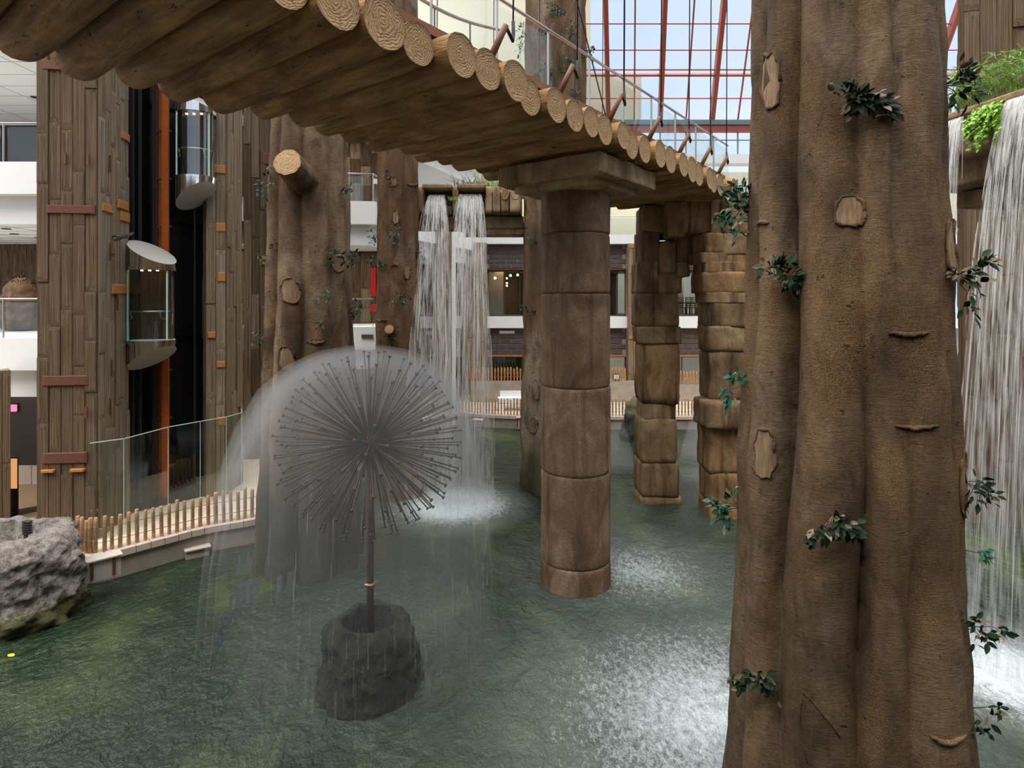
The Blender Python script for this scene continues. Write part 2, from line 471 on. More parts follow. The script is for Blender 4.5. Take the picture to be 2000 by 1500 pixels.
# ------------------------------------------------------------------ mesh + object helpers
class MB:
    def __init__(self):
        self.v, self.f, self.mi = [], [], []

    def add(self, vs, fs, m=0):
        o = len(self.v)
        self.v += [tuple(x) for x in vs]
        self.f += [tuple(i + o for i in q) for q in fs]
        self.mi += [m] * len(fs)
        return self

    def box(self, c, s, rot=None, m=0):
        c = Vector(c)
        vs = []
        for z in (-.5, .5):
            for y in (-.5, .5):
                for x in (-.5, .5):
                    p = Vector((x * s[0], y * s[1], z * s[2]))
                    if rot is not None:
                        p = rot @ p
                    vs.append(c + p)
        return self.add(vs, [(0, 2, 3, 1), (4, 5, 7, 6), (0, 1, 5, 4), (2, 6, 7, 3), (0, 4, 6, 2), (1, 3, 7, 5)], m)

    def bar(self, a, b, w, h, m=0, up=Vector((0, 0, 1))):
        """rectangular bar from a to b, w wide, h along 'up'"""
        a, b = Vector(a), Vector(b)
        y = (b - a).normalized()
        x = y.cross(up)
        x = x.normalized() if x.length > 1e-6 else Vector((1, 0, 0))
        zz = x.cross(y).normalized()
        rot = Matrix((x, y, zz)).transposed()
        return self.box((a + b) / 2, (w, (b - a).length, h), rot, m)

    def tube(self, pts, r, n=8, m=0, caps=True):
        pts = [Vector(p) for p in pts]
        rs = r if isinstance(r, (list, tuple)) else [r] * len(pts)
        vs, fs = [], []
        prev = None
        for i, p in enumerate(pts):
            t = (pts[min(i + 1, len(pts) - 1)] - pts[max(i - 1, 0)]).normalized()
            if prev is None:
                ref = Vector((0, 0, 1)) if abs(t.z) < 0.9 else Vector((1, 0, 0))
                x = t.cross(ref).normalized()
            else:
                x = (prev - t * prev.dot(t)).normalized()
            prev = x
            y = t.cross(x)
            for j in range(n):
                a = 2 * PI * j / n
                vs.append(p + (x * math.cos(a) + y * math.sin(a)) * rs[i])
        for i in range(len(pts) - 1):
            for j in range(n):
                fs.append((i * n + j, i * n + (j + 1) % n, (i + 1) * n + (j + 1) % n, (i + 1) * n + j))
        if caps:
            fs.append(tuple(range(n - 1, -1, -1)))
            fs.append(tuple(range((len(pts) - 1) * n, len(pts) * n)))
        return self.add(vs, fs, m)

    def lathe(self, prof, n=24, c=(0, 0, 0), m=0, warp=None, close=True):
        """prof: list of (radius, z) from bottom up"""
        vs, fs = [], []
        for i, (r, z) in enumerate(prof):
            for j in range(n):
                a = 2 * PI * j / n
                p = Vector((math.cos(a) * r, math.sin(a) * r, z))
                if warp:
                    p = warp(p, i, a)
                vs.append(p + Vector(c))
        for i in range(len(prof) - 1):
            for j in range(n):
                fs.append((i * n + j, i * n + (j + 1) % n, (i + 1) * n + (j + 1) % n, (i + 1) * n + j))
        if close:
            fs.append(tuple(range(n - 1, -1, -1)))
            fs.append(tuple(range((len(prof) - 1) * n, len(prof) * n)))
        return self.add(vs, fs, m)

    def prism(self, poly, z0, z1, m=0, mtop=None):
        n = len(poly)
        vs = [(x, y, z0) for x, y in poly] + [(x, y, z1) for x, y in poly]
        self.add(vs, [(i, (i + 1) % n, (i + 1) % n + n, i + n) for i in range(n)], m)
        self.add([(x, y, z0) for x, y in poly], [tuple(range(n - 1, -1, -1))], m)
        self.add([(x, y, z1) for x, y in poly], [tuple(range(n))], m if mtop is None else mtop)
        return self

    def mesh(self, name, mats, smooth=False):
        me = bpy.data.meshes.new(name)
        me.from_pydata(self.v, [], self.f)
        if not isinstance(mats, (list, tuple)):
            mats = [mats]
        for x in mats:
            me.materials.append(M[x])
        if len(mats) > 1:
            me.polygons.foreach_set('material_index', self.mi)
        if smooth:
            me.polygons.foreach_set('use_smooth', [True] * len(me.polygons))
        me.update()
        return me


WM = {}


def put(name, me, parent=None, mw=None, label=None):
    o = bpy.data.objects.new(name, me)
    COL.objects.link(o)
    mw = mw if mw is not None else Matrix.Identity(4)
    WM[o.name] = mw
    if parent is not None:
        o.parent = parent
        o.matrix_basis = WM[parent.name].inverted() @ mw
    else:
        o.matrix_basis = mw
    if label:
        o['label'] = label
    return o


def tag(o, label, cat, group=None, kind=None):
    o['label'] = label
    o['category'] = cat
    if group:
        o['group'] = group
    if kind:
        o['kind'] = kind
    return o


def thing(name, label, cat, loc, group=None, kind=None):
    return tag(put(name, None, None, Matrix.Translation(Vector(loc))), label, cat, group, kind)


def struct(name, me, label=None, cat=None):
    o = put(name, me)
    o['kind'] = 'structure'
    o['label'] = label or name.replace('_', ' ')
    o['category'] = cat or name.split('_')[0]
    return o


def T(x, y=None, z=None):
    return Matrix.Translation(Vector(x) if y is None else Vector((x, y, z)))


def fr(x, y, z):
    """frame with the given column axes"""
    return Matrix((x, y, z)).transposed().to_4x4()


def lerp(a, b, t):
    return a + (b - a) * t


def interp(tab, x):
    for (x0, y0), (x1, y1) in zip(tab, tab[1:]):
        if x <= x1:
            return lerp(y0, y1, max(0, (x - x0) / (x1 - x0)))
    return tab[-1][1]


# unit board with chamfered long edges, shared by all boards and tiles
def unit_board(mat, ch=0.06):
    m = MB()
    a, d = .5, .5 - ch
    ring = lambda y, s: [(-s, y, -s), (s, y, -s), (s, y, s), (-s, y, s)]
    vs = ring(-.5, d) + ring(-.3, a) + ring(.5, a)
    fs = [(0, 1, 2, 3)]
    for b in (0, 4):
        for i in range(4):
            j = (i + 1) % 4
            fs.append((b + i, b + 4 + i, b + 4 + j, b + j))
    fs.append((11, 10, 9, 8))
    m.add(vs, fs)
    return m.mesh('board_' + mat, mat)


UB = {x: unit_board(x) for x in ('board_brown', 'board_grey', 'board_tan', 'board_dark', 'tile', 'carved', 'concrete_pale', 'rust', 'rust_orange')}


def face_frame(a, b):
    """frame of a vertical face running from a to b (plan), local -Y pointing out to the right-hand side of a->b"""
    a, b = Vector((*a, 0)), Vector((*b, 0))
    x = (b - a).normalized()
    y = Vector((-x.y, x.x, 0))
    return a, (b - a).length, fr(x, y, Vector((0, 0, 1)))


def board_face(parent, a, b, z0, z1, bw, mats, th=0.05, seg=(1.2, 2.6), name='board', gap=0.006):
    """vertical boards covering the face a->b"""
    o, L, Fm = face_frame(a, b)
    n = max(1, round(L / bw))
    wd = L / n
    mats = [mats] if isinstance(mats, str) else mats
    for i in range(n):
        z = z0
        while z < z1 - 0.01:
            h = R(*seg)
            if z + h > z1 - seg[0] * .6:
                h = z1 - z
            t = th * R(0.55, 1.5)
            c = o + Fm.to_3x3() @ Vector(((i + .5) * wd, -t / 2 + 0.002, 0))
            c.z = z + h / 2
            put(name, UB[random.choice(mats)], parent, T(c) @ Fm @ Matrix.Diagonal((wd - gap, t, h - gap, 1)))
            z += h


def plate(parent, a, b, u0, u1, z0, z1, mat, th=0.082, name='rust_plate'):
    o, L, Fm = face_frame(a, b)
    c = o + Fm.to_3x3() @ Vector(((u0 + u1) / 2 * L, -th / 2, 0))
    c.z = (z0 + z1) / 2
    put(name, UB[mat], parent, T(c) @ Fm @ Matrix.Diagonal(((u1 - u0) * L, th, z1 - z0, 1)))


def board_column(name, label, pts, z0, z1, bw, mats, vis, group=None, **kw):
    """a pier of footprint pts (counter-clockwise seen from above), boards on the faces listed in vis"""
    t = thing(name, label, 'column', (sum(p[0] for p in pts) / len(pts), sum(p[1] for p in pts) / len(pts), z0), group)
    put('core', MB().prism(pts, z0, z1).mesh('core', mats[0] if isinstance(mats[0], str) else mats[0][0]), t)
    for i, mm in zip(vis, mats):
        board_face(t, pts[i], pts[(i + 1) % len(pts)], z0, z1, bw, mm, **kw)
    return t


def railing(name, label, pts, z, h=1.0, group=None, drop=0.25, cat='railing', step=2.0, parent_thing=None):
    t = parent_thing or thing(name, label, cat, (*pts[0], z), group)
    for a, b in zip(pts, pts[1:]):
        A, B = Vector((*a, z)), Vector((*b, z))
        L = (B - A).length
        n = max(1, round(L / step))
        d = (B - A) / n
        put('handrail', MB().tube([A + Vector((0, 0, h)), B + Vector((0, 0, h))], 0.025, 8).mesh('handrail', 'steel', True), t)
        for i in range(n + 1):
            p = A + d * i
            put('post', MB().bar(p - Vector((0, 0, drop)), p + Vector((0, 0, h)), 0.045, 0.02, up=d.normalized()).mesh('post', 'steel'), t)
        for i in range(n):
            p, q = A + d * (i + .04), A + d * (i + .96)
            nrm = Vector((-d.y, d.x, 0)).normalized() * 0.02
            m = MB().bar(p + Vector((0, 0, (h - .06) / 2)) + nrm, q + Vector((0, 0, (h - .06) / 2)) + nrm, 0.012, h - .12)
            put('glass_panel', m.mesh('glass_panel', 'glass'), t)
    return t


L0, L1, L2, L3, WZ = 0.0, 4.5, 9.0, 13.5, -0.6

# ------------------------------------------------------------------ setting: pond, plaza floor, pool edge
POOL = [(-16, 12.95), (-12.6, 12.95), (-10.7, 12.95), (-9.75, 12.85), (-9.0, 12.6), (-8.2, 13.35), (-7.4, 14.15), (-6.4, 14.75), (-5.4, 15.7), (-5.0, 18), (-4.9, 22), (-4.4, 26), (-3.5, 28.1),
        (-2.5, 28.5), (-1.2, 28.0), (0.5, 27.65), (4.5, 27.5), (10, 27.5), (16, 27), (22, 24), (22, -1.6), (-16, -1.6)]


def smooth_poly(p, k=4):
    out = []
    n = len(p)
    for i in range(n - 1):
        p0, p1, p2, p3 = (Vector(p[max(i - 1, 0)]), Vector(p[i]), Vector(p[i + 1]), Vector(p[min(i + 2, n - 1)]))
        for j in range(k):
            t = j / k
            out.append(tuple(0.5 * ((2 * p1) + (p2 - p0) * t + (2 * p0 - 5 * p1 + 4 * p2 - p3) * t * t + (3 * p1 - p0 - 3 * p2 + p3) * t ** 3)))
    out.append(tuple(p[-1]))
    return out


edge = smooth_poly(POOL[:19], 4)
fl = [(-26, -1.6)] + [(-16, -1.6)] + edge + [(22, 24), (22, -1.6), (26, -1.6), (26, 44), (-26, 44)]
tri = tessellate_polygon([[Vector((x, y, 0)) for x, y in fl]])
m = MB()
m.add([(x, y, 0) for x, y in fl], [tuple(q) for q in tri])
fo = struct('floor', m.mesh('floor', 'floor'), 'pale stone plaza floor around the pond', 'floor')
m = MB()
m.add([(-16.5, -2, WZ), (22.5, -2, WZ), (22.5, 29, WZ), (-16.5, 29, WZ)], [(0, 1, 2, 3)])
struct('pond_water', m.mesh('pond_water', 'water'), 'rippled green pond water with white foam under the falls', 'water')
# pool wall with a projecting coping, cut into stones
pw = put('pool_wall', None)
pw['kind'] = 'structure'
pw['label'] = 'curved concrete pond edge below the bamboo fence'
pw['category'] = 'pool edge'
m = MB()
for a, b in zip(edge, edge[1:]):
    m.add([(*a, -1.2), (*b, -1.2), (*b, -0.13), (*a, -0.13)], [(0, 1, 2, 3)])
put('pool_face', m.mesh('pool_face', 'concrete'), pw)
nrm2 = []
for i, a in enumerate(edge):
    d = (Vector(edge[min(i + 1, len(edge) - 1)]) - Vector(edge[max(i - 1, 0)])).normalized()
    nrm2.append(Vector((d.y, -d.x)))     # towards the pond
for i in range(len(edge) - 1):
    a, b = Vector(edge[i]), Vector(edge[i + 1])
    d = (b - a).normalized() * 0.008
    q = [a + d + nrm2[i] * 0.07, b - d + nrm2[i + 1] * 0.07, b - d - nrm2[i + 1] * 0.3, a + d - nrm2[i] * 0.3]
    put('coping_stone', MB().prism([tuple(x) for x in q], -0.13, 0.012 + R(0, .006)).mesh('coping', 'concrete_pale'), pw)


def along(path, step, s0=0.0):
    """points every 'step' along a plan polyline with the local direction"""
    out, s = [], s0
    acc = 0.0
    for a, b in zip(path, path[1:]):
        a, b = Vector(a), Vector(b)
        L = (b - a).length
        while s <= acc + L:
            out.append((a + (b - a) * ((s - acc) / L), (b - a).normalized()))
            s += step
        acc += L
    return out


def paling_fence(name, label, path, step, z, h, r, mat, wires, cat='fence', offs=-0.12):
    t = thing(name, label, cat, (*path[0], z))
    post = MB().lathe([(r * .96, 0), (r, .02), (r * .97, h * .35), (r * 1.03, h * .37), (r * .96, h * .7), (r * 1.02, h * .72), (r * .95, h - .01), (r * .8, h)], 8).mesh('post', mat, True)
    ws = [[] for _ in wires]
    for p, d in along(path, step):
        nn = Vector((d.y, -d.x)) * offs
        q = Vector((p.x + nn.x, p.y + nn.y, z))
        k_ = R(0.94, 1.05)
        put('post', post, t, T(q) @ Matrix.Rotation(R(0, 6.28), 4, 'Z') @ Matrix.Rotation(R(-.02, .02), 4, 'X') @ Matrix.Diagonal((k_ * R(.9, 1.15), k_ * R(.9, 1.15), k_, 1)))
        for i, wz in enumerate(wires):
            ws[i].append(q + Vector((0, 0, wz)))
    for wl in ws:
        put('wire', MB().tube(wl, 0.007, 4).mesh('wire', 'dark_steel'), t)
    return t


i0 = min(range(len(edge)), key=lambda i: (Vector(edge[i]) - Vector((-9.5, 12.8))).length)
i1 = min(range(len(edge)), key=lambda i: (Vector(edge[i]) - Vector((-5.6, 15.5))).length)
paling_fence('bamboo_fence', 'low bamboo picket fence curving along the pond beside the pale boulder and elevators', edge[i0:i1 + 1], 0.163, 0.01, 0.74, 0.042, 'bamboo', (0.2, 0.5))
i2 = min(range(len(edge)), key=lambda i: (Vector(edge[i]) - Vector((-4.0, 27.2))).length)
i3 = min(range(len(edge)), key=lambda i: (Vector(edge[i]) - Vector((12, 27.4))).length)
paling_fence('bamboo_fence', 'long bamboo picket fence on the far pond edge behind the stone pillars', edge[i2:i3 + 1], 0.155, 0.01, 0.78, 0.036, 'bamboo', (0.2, 0.55))

# white light boxes fixed to the pool wall
def light_box(px, py, D, w, h, label, rz=0.0, straps=False):
    c = P(px, py, D)
    t = thing('pool_light', label, 'pool light', c)
    t.rotation_euler = (0, 0, 0)
    rot = Matrix.Rotation(rz, 4, 'Z')
    b = MB().box((0, 0, 0), (w, .26, h)).box((0, -.02, h * .5 + .012), (w + .05, .33, .03))
    put('housing', b.mesh('housing', 'plaster_box'), t, T(c) @ rot)
    if straps:
        for sx in (-.3, .3):
            put('strap', MB().box((sx * w, -.14, .02), (.05, .03, h * .8)).mesh('strap', 'rust'), t, T(c) @ rot)


light_box(199, 1108, 12.1, .62, .42, 'concrete utility box with two rusty straps on the pond edge near the pale boulder', .75, True)
light_box(385, 1078, 14.0, .5, .22, 'white light box on the pond wall below the bamboo fence near the elevators', .6)
light_box(934, 823, 27.4, .45, .16, 'small white light box on the far pond wall by the waterfall', -.3)
light_box(1014, 826, 27.35, .22, .5, 'narrow bolted bracket box on the far pond wall beside the algae-stained trunk', -.1, True)

# ------------------------------------------------------------------ far wall (depth 33)
DW = 33.0
m = MB()
def wall_rect(x0, x1, z0, z1, d=DW, t=0.3, mt=0):
    m.box(((x0 + x1) / 2, d + t / 2, (z0 + z1) / 2), (x1 - x0, t, z1 - z0), None, mt)
wall_rect(-6.2, 30, 2.37, 3.9, mt=0)
wall_rect(-6.2, 30, 7.2, 8.55, mt=0)
wall_rect(-12, 4.4, 13.3, 24, DW, .3, 2)
wall_rect(4.4, 7.25, 13.3, 18.1, DW, .3, 2)
wall_rect(-6.2, 30, 9.0, 13.3, 36.2, .3, 2)
wf = struct('wall_far', m.mesh('wall_far', ['grout', 'white', 'pale_wall']), 'far atrium wall with brown tile bands between white floor edges', 'wall')
m = MB().box((11.9, DW - .05, 4.21), (36.4, .7, .64))
put('floor_edge', m.mesh('floor_edge', 'white'), wf)
m = MB().box((13.9, DW - .1, 8.8), (32.2, .8, .5))
put('floor_edge', m.mesh('floor_edge', 'white'), wf)
m = MB().box((13.9, DW - .1, 13.25), (32.2, .8, .5))
put('floor_edge', m.mesh('floor_edge', 'white'), wf)
cnt = 0
for zb0, zb1 in ((2.4, 3.88), (7.22, 8.54)):
    rows = 5
    hh = (zb1 - zb0) / rows
    for r_ in range(rows):
        x = -5.6 + (0.31 if r_ % 2 else 0)
        while x < 11.6:
            if not (-2.75 < x + .3 < -1.45 or 6.4 < x + .3 < 7.3):
                put('tile', UB['tile'], wf, T(x + .3, DW - .02 - R(0, .012), zb0 + (r_ + .5) * hh) @ Matrix.Diagonal((.585, .05, hh - .035, 1)))
            x += .62
for z0, z1 in ((2.28, 2.38), (7.12, 7.22)):
    put('lintel', MB().box((11.9, DW - .06, (z0 + z1) / 2), (36, .2, z1 - z0)).mesh('lintel', 'rust_orange' if z0 < 5 else 'rust'), wf)
put('air_vent', MB().box((-.28, DW - .06, 3.65), (.85, .1, .16)).mesh('vent', 'white'), wf)
put('air_vent', MB().box((-4.75, DW - .06, 3.6), (1.2, .1, .2)).mesh('vent', 'white'), wf)
# roof terrace railing on L2 of the far wall
railing('glass_balustrade', 'glass balustrade on the upper far gallery above the brown tiles', [(-2, 32.75), (14, 32.75)], L2 + .05, 1.05, step=2.4)
# windows and rooms behind
k_ = 0
def window(x0, x1, z0, z1, label, mull=()):
    global k_
    k_ += 1
    w_ = put('window_%d' % k_, None)
    w_['kind'] = 'structure'
    w_['label'] = label
    w_['category'] = 'window'
    f = MB()
    for (a, b, c, d) in ((x0, x1, z1 - .07, z1), (x0, x1, z0, z0 + .06), (x0, x0 + .06, z0, z1), (x1 - .06, x1, z0, z1)):
        f.box(((a + b) / 2, DW + .12, (c + d) / 2), (b - a, .1, d - c))
    for mx in mull:
        f.box((mx, DW + .12, (z0 + z1) / 2), (.04, .08, z1 - z0))
    put('window_frame', f.mesh('window_frame', 'dark_steel'), w_)
    xs = [x0] + list(mull) + [x1]
    for a, b in zip(xs, xs[1:]):
        put('pane', MB().box(((a + b) / 2, DW + .12, (z0 + z1) / 2), (b - a - .04, .012, z1 - z0 - .1)).mesh('pane', 'glass_window'), w_)


window(-1.42, 1.6, 4.55, 7.12, 'wide restaurant window on the far wall with warm wall lamps inside', (-.4, .45))
window(-5.6, -2.75, 4.55, 7.12, 'far window behind the waterfall showing a pale vase', (-4.2,))
window(1.6, 6.4, 4.55, 7.12, 'dark far window beside the round stone column', (3.4, 5.4))
window(7.3, 13, 4.55, 7.12, 'far window between the stone pillars showing dark dining chairs', (9.2, 11.1))
window(-1.42, 1.6, 1.1, 2.3, 'low shop window on the far wall above the orange palings', (-.35, .55))
window(1.6, 6.4, 0.05, 2.3, 'low dark opening on the far wall beside the round stone column', (3.6, 5.2))
window(7.3, 13, 0.05, 2.3, 'low far window between the stone pillars with a bright courtyard behind', (9.55, 11.3))
# rooms
m = MB()
m.box((0, 38.2, 5.8), (11.4, .1, 3.0), None, 0).box((6, 35.8, 4.5), (28, 5.4, .1), None, 1).box((4, 35.8, 7.2), (24, 5.4, .1), None, 1)
m.box((5.9, 35.7, 5.85), (.1, 5.2, 2.7), None, 1).box((-.95, 34.8, 5.85), (.9, .1, 2.7), None, 2).box((.95, 34.3, 5.6), (1.0, .1, 2.2), None, 1)
m.box((-6.2, 35.7, 5.85), (.1, 5.2, 2.7), None, 1).box((1.7, 35.5, 5.85), (.15, 5, 2.7), None, 1).box((4, 34.6, 5.8), (3.9, .1, 2.7), None, 1)
m.box((0, 36.2, 1.2), (11.4, .1, 2.4), None, 1).box((4, 35.8, 2.5), (24, 5.4, .1), None, 1).box((-.85, 35.2, 1.3), (.8, .1, 2), None, 0)
m.box((9.6, 35.6, 5.9), (1.5, .1, 2.6), None, 3).box((8.5, 34.6, 1.2), (2.0, .1, 2.4), None, 3)
struct('wall_restaurant', m.mesh('wall_restaurant', ['brown_room', 'dark_room', 'beige', 'pale_wall']), 'brown partition walls of the rooms behind the far windows', 'wall')
struct('wall_courtyard', MB().box((12, 41, 4.5), (12, .3, 9)).mesh('wall_courtyard', 'outdoor'), 'sunlit white courtyard wall behind the far rooms', 'wall')
for i, (px, py, w_) in enumerate(((967, 543, 'single lamp beside the beige curtain'), (997, 538, 'middle lamp by the dark doorway'), (1011, 537, 'lamp next to the algae-stained trunk'))):
    c = P(px, py, 34.2)
    t = thing('wall_lamp', 'small glowing wall lamp in the far restaurant window, ' + w_, 'lamp', c, 'restaurant wall lamps')
    put('bulb', MB().lathe([(.02, -.07), (.055, -.05), (.07, 0), (.05, .05), (.02, .07)], 10, c).mesh('bulb', 'lamp', True), t)
    put('bracket', MB().box((c.x, c.y + .06, c.z), (.16, .06, .05)).mesh('bracket', 'dark'), t)
c = P(990, 553, 34.0)
t = thing('pendant_lamp', 'small stacked pendant lights hanging in the far restaurant window', 'lamp', c)
for dz in (0, -.15, .28):
    put('bulb', MB().lathe([(.02, -.05), (.05, -.03), (.05, .03), (.02, .05)], 8, (c.x, c.y, c.z + dz)).mesh('bulb', 'lamp', True), t)
put('cord', MB().tube([(c.x, c.y, c.z - .2), (c.x, c.y, 7.1)], .008, 5).mesh('cord', 'dark'), t)
# dining table and chairs in the right-hand window
def chair_mesh_parts(col='dark'):
    p = {}
    p['seat'] = MB().box((0, 0, .45), (.44, .44, .06)).mesh('seat', 'red_cloth')
    p['leg'] = MB().box((0, 0, .21), (.04, .04, .42)).mesh('leg', col)
    p['stile'] = MB().box((0, 0, .76), (.035, .035, .62)).mesh('stile', col)
    p['rung'] = MB().box((0, 0, 0), (.36, .02, .05)).mesh('rung', col)
    return p


CP = chair_mesh_parts()
for i, (x, y, rz, w_) in enumerate(((9.75, 34.0, 0, 'nearest the left stone pillar'), (10.15, 34.05, .1, 'second from the left stone pillar'), (10.52, 33.95, -.1, 'in the middle of the row'),
                                    (10.9, 34.0, .05, 'before the bright courtyard opening'), (11.3, 34.1, 0, 'at the table by the right stone pillar'), (11.75, 33.95, .1, 'mostly hidden by the right stone pillar'))):
    t = thing('dining_chair', 'dark ladder-back dining chair in the far window, ' + w_, 'chair', (x, y, 4.55), 'dining chairs behind the far window')
    B_ = T(x, y, 4.55) @ Matrix.Rotation(rz + PI * (i % 2), 4, 'Z')
    put('seat', CP['seat'], t, B_)
    for sx in (-.19, .19):
        for sy in (-.19, .19):
            put('leg', CP['leg'], t, B_ @ T(sx, sy, 0))
        put('stile', CP['stile'], t, B_ @ T(sx, .2, 0))
    for j in range(5):
        put('rung', CP['rung'], t, B_ @ T(0, .2, .56 + j * .115))
for x, w_ in ((9.9, 'nearer the left stone pillar'), (11.4, 'nearer the right stone pillar')):
    t = thing('dining_table', 'dark dining table with red cloth in the far window, ' + w_, 'table', (x, 34.75, 4.55))
    put('tabletop', MB().box((x, 34.75, 5.27), (1.2, .8, .06)).mesh('tabletop', 'red_cloth'), t)
    for sx in (-.5, .5):
        for sy in (-.3, .3):
            put('leg', MB().box((x + sx, 34.75 + sy, 4.9), (.06, .06, .69)).mesh('leg', 'dark'), t)
# pale vase and drape behind the waterfall
c = P(829, 617, 33.9)
c.z = 4.55
v_ = tag(put('vase', MB().lathe([(.2, 0), (.24, .05), (.25, .25), (.2, .5), (.12, .68), (.1, .74), (.12, .76)], 16, c).mesh('vase', 'vase', True)), 'tall pale green vase on the far window sill behind the waterfall', 'vase')
c = P(832, 560, 34.4)
m = MB()
pts = [(c.x - .45 + .9 * i / 24, c.y + .05 * math.sin(i * 1.4)) for i in range(25)]
m.add([(x, y, 4.56) for x, y in pts] + [(x, y, 7.1) for x, y in pts], [(i, i + 1, 26 + i, 25 + i) for i in range(24)])
tag(put('drape', m.mesh('drape', 'red_cloth', True)), 'dark red drape hanging behind the pale vase', 'curtain')
# terrace wall with orange palings and white bench at the far side of the plaza
m = MB().box((2.4, 31.6, .55), (9.2, .3, 1.1)).box((12, 31.8, .45), (7, .3, .9))
struct('wall_terrace', m.mesh('wall_terrace', 'concrete'), 'low grey concrete terrace wall carrying orange palings', 'wall')
paling_fence('paling_fence', 'orange wooden paling fence on the low terrace wall under the tile band', [(-2.1, 31.55), (1.8, 31.55), (6.2, 31.55)], .17, 1.1, .72, .045, 'bamboo_orange', (.2, .55), offs=0)
paling_fence('paling_fence', 'orange wooden paling fence between the two stone pillars at the far wall', [(8.6, 31.75), (12.5, 31.75)], .17, .9, .72, .045, 'bamboo_orange', (.2, .55), offs=0)
c = P(1000, 790, 29.2)
c.z = 0
t = thing('bench', 'white curved bench on the far plaza behind the bamboo fence', 'bench', c)
m = MB()
for x0, x1, z0, z1 in ((-.7, 1.0, .42, .62), (-.7, -.35, 0, .42), (.6, 1.0, 0, .42)):
    m.box((c.x + (x0 + x1) / 2, c.y, (z0 + z1) / 2), (x1 - x0, .5, z1 - z0))
put('seat', m.mesh('seat', 'white'), t)
put('backrest', MB().box((c.x + .2, c.y + .25, .75), (1.6, .12, .3)).mesh('backrest', 'white'), t)

c = P(1204, 736, 31.42)
t = thing('notice_sign', 'small pale two-panel sign on the orange palings beside the round stone column', 'sign', c)
for dx in (-.075, .075):
    put('sign_panel', MB().box((c.x + dx, c.y, c.z), (.14, .02, .24)).mesh('sign_panel', 'concrete_pale'), t)
put('sign_back', MB().box((c.x, c.y + .03, c.z), (.34, .04, .3)).mesh('sign_back', 'dark'), t)

# far board-marked columns
board_column('board_column', 'tan board-marked concrete column behind the right waterfall stream', [(-2.73, 32.3), (-1.43, 32.3), (-1.43, 33.1), (-2.73, 33.1)], 0, 8.6, .32, ['board_tan', 'board_grey'], (0, 1), seg=(.9, 2.2))
cB = board_column('board_column', 'tan board-marked concrete column between the round column and the stone pillar', [(6.37, 32.3), (7.45, 32.3), (7.45, 33.1), (6.37, 33.1)], 0, 8.55, .27, ['board_tan', 'board_grey'], (0, 1), seg=(.9, 2.2))
for z0, z1 in ((3.3, 3.5), (6.9, 7.1), (8.3, 8.5)):
    plate(cB, (6.37, 32.3), (7.45, 32.3), .02, .98, z0, z1, 'rust_orange')
cA = board_column('board_column', 'grey board-marked column with a white edge behind the waterfall', [(-3.85, 28.5), (-2.9, 28.5), (-2.9, 29.4), (-3.85, 29.4)], -.7, 9.0, .24, ['board_grey', 'board_grey'], (0, 1), seg=(1.5, 3.2))
put('edge_strip', MB().box((-2.82, 28.55, 4.1), (.17, .2, 9.6)).mesh('edge', 'white'), cA)

# ------------------------------------------------------------------ left wing: galleries
def slab(name, poly, ztop, label):
    """gallery slab: thick edge beam and a ceiling below"""
    o = struct(name, MB().prism(poly, ztop - .55, ztop).mesh(name, 'white'), label, 'floor edge')
    n = len(poly)
    cx, cy = sum(p[0] for p in poly) / n, sum(p[1] for p in poly) / n
    return o


G = [(-26, 15.0), (-10.6, 15.0), (-10.6, 18.0), (-9.75, 18.2), (-9.1, 20.6), (-4.9, 21.1), (-4.35, 26.8), (-1.9, 32.9), (-1.9, 36), (-26, 36)]
GB = [(-26, 15.35), (-10.9, 15.35), (-10.9, 18.3), (-10.0, 18.5), (-9.4, 20.9), (-5.2, 21.4), (-4.6, 26.9), (-2.2, 33.1), (-2.2, 36), (-26, 36)]
for z, nm in ((L1, 'first'), (L2, 'second'), (L3, 'third'), (L3 + 4.5, 'fourth')):
    Gz = G
    GBz = GB
    if z == L1:
        Gz = G[:6] + [(-5.0, 32.9), (-5.0, 36), (-26, 36)]
        GBz = GB[:6] + [(-5.3, 33.1), (-5.3, 36), (-26, 36)]
    o = struct('gallery_slab', MB().prism(Gz, z - .82, z).mesh('gallery_slab', 'white'), 'white edge of the %s gallery in the wing with the elevators' % nm, 'gallery')
    put('edge_beam', MB().prism(GBz, z - 1.55, z - .82).mesh('edge_beam', 'white'), o)
    # ceiling panel joints
    m = MB()
    for i in range(10):
        m.box((-18, 16 + i * .9, z - 1.553), (14, .007, .01))
    for i in range(8):
        m.box((-25 + i * 1.9, 20, z - 1.553), (.007, 9, .01))
    put('ceiling_joint', m.mesh('ceiling_joint', 'grout'), o)
railing('glass_balustrade', 'glass balustrade of the first gallery left of the brown elevator column', [(-20, 15.08), (-10.7, 15.08)], L1, 1.0, step=1.15)
railing('glass_balustrade', 'glass balustrade of the second gallery left of the brown elevator column', [(-20, 15.08), (-10.7, 15.08)], L2, 1.0, step=2.3)
railing('glass_balustrade', 'glass balustrade of the first gallery right of the elevators', [(-9.7, 18.35), (-9.12, 20.5)], L1, 1.0, step=1.1)
railing('glass_balustrade', 'glass balustrade of the second gallery right of the elevators', [(-9.7, 18.35), (-9.12, 20.5)], L2, 1.0, step=1.1)
railing('glass_balustrade', 'glass balustrade of the first gallery between the two middle trunks', [(-8.9, 20.75), (-5.0, 21.18)], L1, 1.0, step=1.3)
railing('glass_balustrade', 'glass balustrade of the second gallery between the two middle trunks', [(-8.9, 20.75), (-5.0, 21.18), (-4.45, 26.7)], L2, 1.0, step=1.3)

